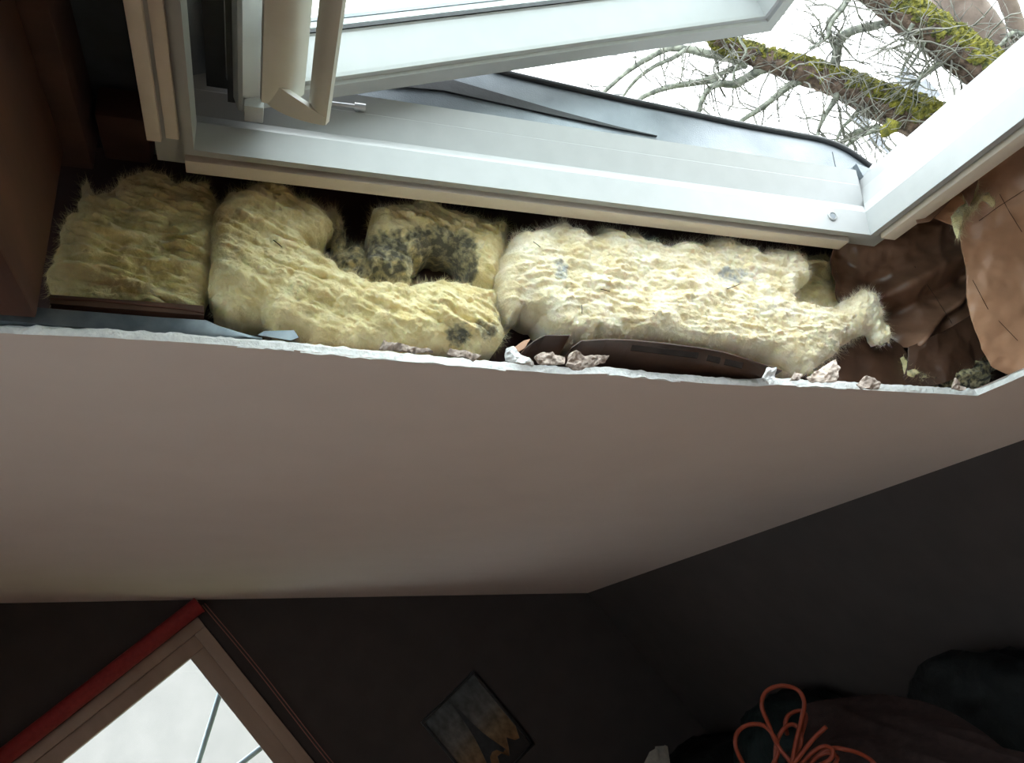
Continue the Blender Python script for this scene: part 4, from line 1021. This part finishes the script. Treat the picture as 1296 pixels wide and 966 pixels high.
# ---- the big tree
tree = thing('mossy_tree', 'bare mossy tree seen through the open roof window', 'tree', at_dist((1240, 260), 6.5).xy.to_3d() + Vector((0, 0, GZ)))
T0 = 6.2
def px_path(l, t0, t1=None):
    t1 = t0 if t1 is None else t1; n = len(l) - 1
    return [at_dist(q, t0 + (t1 - t0) * i / n) for i, q in enumerate(l)]
def limb(name, l, rpx, t0, t1, m, noise=.06, k=14):
    pts = px_path(l, t0, t1); rad = [r * T0 / F * .96 for r in rpx]
    pts, rad = smooth_path(pts, 8, rad)
    V, Fc = tube(pts, rad, k, noise=noise); o = obj(name, V, Fc, m, tree, smooth=True); return pts, rad, o
L1 = limb('limb', [(905, 44), (918, 56), (960, 72), (1010, 88), (1060, 105), (1110, 128), (1165, 152), (1260, 205), (1380, 300)], [10, 11, 13, 15, 17, 20, 24, 30, 44], 6.0, 6.6, M_MOSSBARK)
L2 = limb('limb', [(1060, -40), (1110, -10), (1150, 20), (1195, 52), (1245, 88), (1310, 150), (1390, 260)], [17, 17, 19, 20, 22, 28, 40], 6.0, 6.4, M_MOSSBARK)
L3 = limb('trunk', [(1170, -70), (1196, -25), (1222, 22), (1256, 74), (1310, 160), (1392, 300), (1470, 460)], [27, 27, 27, 27, 36, 52, 64], 6.8, 6.8, M_BARK)
L4 = limb('limb', [(1262, -30), (1276, 4), (1292, 44), (1320, 90), (1360, 200)], [8, 9, 9, 12, 20], 6.6, 6.7, M_BARK)
# trunk foot down to the ground
foot = at_dist((1470, 460), 6.8); gz = Vector((foot.x + .1, foot.y, GZ))
V, Fc = tube(smooth_path([at_dist((1380, 290), 6.75), foot, gz], 8), [.34] * 17, 14, noise=.05); obj('trunk', V, Fc, M_BARK, tree, smooth=True)
# moss cushions on the upper sides of the limbs
def moss_on(L, i0, i1, up, seed, cover=.6, lum=1.0):
    pts, rad, _ = L; r = random.Random(seed); parts = []
    for i in range(i0, min(i1, len(pts) - 1)):
        for rep in range(16):
            d = (pts[i + 1] - pts[i]).normalized(); t = r.random(); c = pts[i].lerp(pts[i + 1], t)
            tw = Vector((0, 0, CAMZ)) - c; tw.normalize()
            side = d.cross(tw).normalized()
            if side.dot(Vector(R[:, 1])) * up < 0: side = -side
            ang = r.gauss(.55, .45); dirv = (side * math.cos(ang) + tw * math.sin(ang)).normalized()
            if float(vn(np.array([i * .35]), np.array([rep * .2]), seed)[0]) > cover - .4: continue
            p = c + dirv * rad[i] * .86; R_ = rad[i] * r.uniform(.14, .34)
            bm = bmesh.new(); bmesh.ops.create_icosphere(bm, subdivisions=2, radius=1)
            V = []
            for v_ in bm.verts: V.append(p + Vector(v_.co) * R_ * r.uniform(.65, 1.35))
            Fc = [[v_.index for v_ in f.verts] for f in bm.faces]; bm.free(); parts.append((V, Fc))
    if parts:
        V, Fc = join(parts); o = obj('moss', V, Fc, M_MOSS, L[2], smooth=False); o['kind'] = 'stuff'
moss_on(L1, 0, 12, -1, 3, 1.1); moss_on(L1, 6, 28, 1, 4, .75); moss_on(L1, 26, 36, 1, 5, .5); moss_on(L1, 34, 54, 1, 6, 1.2)
moss_on(L2, 4, 32, 1, 7, .85); moss_on(L2, 26, 40, 1, 8, .4)

# secondary branches
BR = []
def branch(l, r0, r1, t0, t1=None, m=None):
    pts = px_path(l, t0, t1); n = len(pts)
    rad = [(r0 + (r1 - r0) * i / (n - 1)) * T0 / F for i in range(n)]
    pts, rad = smooth_path(pts, 5, rad)
    V, Fc = tube(pts, rad, 7, noise=.12); obj('branch', V, Fc, m or M_LICHEN, tree, smooth=True); BR.append((pts, rad))
branch([(945, 82), (925, 74), (895, 68), (868, 62), (845, 62), (820, 74), (795, 90), (765, 116), (745, 140)], 6, 2, 6.13, 5.9)
branch([(868, 63), (850, 74), (828, 84), (806, 100), (790, 120), (780, 140)], 3, 1.5, 6.0)
branch([(985, 84), (965, 88), (945, 98), (930, 106), (915, 106), (900, 102), (870, 106), (840, 112), (812, 124), (800, 140)], 6, 2.4, 6.19, 5.95)
branch([(915, 105), (898, 112), (888, 128), (884, 145), (876, 152)], 4, 2, 6.0)
branch([(945, 82), (910, 94), (880, 104), (850, 108)], 3.5, 2, 6.13, 5.95)
branch([(1020, 100), (1000, 108), (985, 120), (962, 138), (940, 152), (925, 170)], 5, 2, 6.24, 5.9)
branch([(1062, 112), (1056, 92), (1060, 62), (1066, 46), (1084, 38), (1110, 32), (1140, 26), (1160, 32)], 6, 4, 6.3, 6.14)
branch([(1060, 66), (1052, 50), (1048, 30), (1062, 12), (1078, -10)], 3.5, 2, 6.27, 6.0)
branch([(1024, 62), (1046, 48), (1052, 30), (1070, 6), (1078, -12)], 1.5, 3, 5.9)
branch([(1062, 108), (1056, 128), (1044, 146), (1036, 164), (1034, 182)], 4, 1.6, 6.3, 5.9)
branch([(1132, 158), (1120, 166), (1108, 162), (1090, 166), (1076, 172), (1062, 186), (1058, 200)], 5, 2.2, 6.38, 5.95)
branch([(1110, 164), (1090, 172), (1076, 180), (1066, 194)], 3, 1.5, 5.95)
branch([(1090, 136), (1078, 150), (1066, 162), (1056, 184)], 3, 1.5, 6.34, 5.9)
branch([(1192, 76), (1180, 86), (1166, 96), (1160, 110)], 3, 2, 6.2, 6.0)
branch([(1156, 30), (1150, 40), (1146, 52), (1144, 62)], 2.5, 1.2, 5.95)
branch([(1220, 30), (1214, 44), (1200, 54), (1188, 66)], 2.5, 1.5, 6.7, 6.1)
branch([(1300, 46), (1282, 42), (1270, 54), (1262, 60)], 4, 2, 6.63, 6.5)
branch([(1152, 84), (1168, 60), (1174, 46), (1150, 72), (1140, 96)], 1.6, 1.2, 6.1)
branch([(940, 28), (936, 48), (944, 66), (930, 88), (928, 104)], 1.8, 1.2, 5.85)
# broken mossy stub
pts = px_path([(1132, 152), (1128, 160), (1120, 166), (1114, 168)], 5.95); V, Fc = tube(pts, [.05, .045, .04, .03], 9, noise=.2); obj('mossy_stub', V, Fc, M_MOSS, tree, smooth=True)
# twigs: grown from the branches and limbs
def twigs(seed, count):
    r = random.Random(seed); parts = []
    srcs = BR * 3 + [(L1[0][:56], L1[1][:56])] * 7 + [(L2[0][:40], L2[1][:40])] * 6
    cdir = Vector(camo.location)
    def grow(p, d, ln, rad, depth):
        n = max(3, int(ln / .05)); pts = [p.copy()]; rs = [rad]; dd = d.copy()
        for i in range(n):
            dd = (dd + Vector((r.gauss(0, .22), r.gauss(0, .22), r.gauss(0, .22))) + Vector((0, 0, -.015))).normalized()
            pts.append(pts[-1] + dd * (ln / n)); rs.append(rad * (1 - .65 * (i + 1) / n))
            if depth > 0 and r.random() < .30:
                sd = (dd + Vector((r.gauss(0, .7), r.gauss(0, .7), r.gauss(0, .7)))).normalized()
                grow(pts[-1], sd, ln * r.uniform(.3, .6), rs[-1] * .7, depth - 1)
        parts.append(tube(pts, rs, 4))
    for _ in range(count):
        pts, rad = r.choice(srcs); i = r.randrange(1, len(pts) - 1)
        ax = (pts[i + 1] - pts[i - 1]).normalized()
        d = Vector((r.gauss(0, 1), r.gauss(0, 1), r.gauss(-.05, 1))); d = (d - ax * d.dot(ax)).normalized(); d = (d + ax * r.uniform(-.3, .6)).normalized()
        grow(pts[i] + d * rad[i] * .7, d, r.uniform(.18, .62), r.uniform(.0042, .0078), 2)
    return join(parts)
V, Fc = twigs(5, 320); o = obj('twigs', V, Fc, M_TWIG, tree, smooth=True); o['kind'] = 'stuff'

for o in bpy.data.objects:
    if '_loc' in o: del o['_loc']
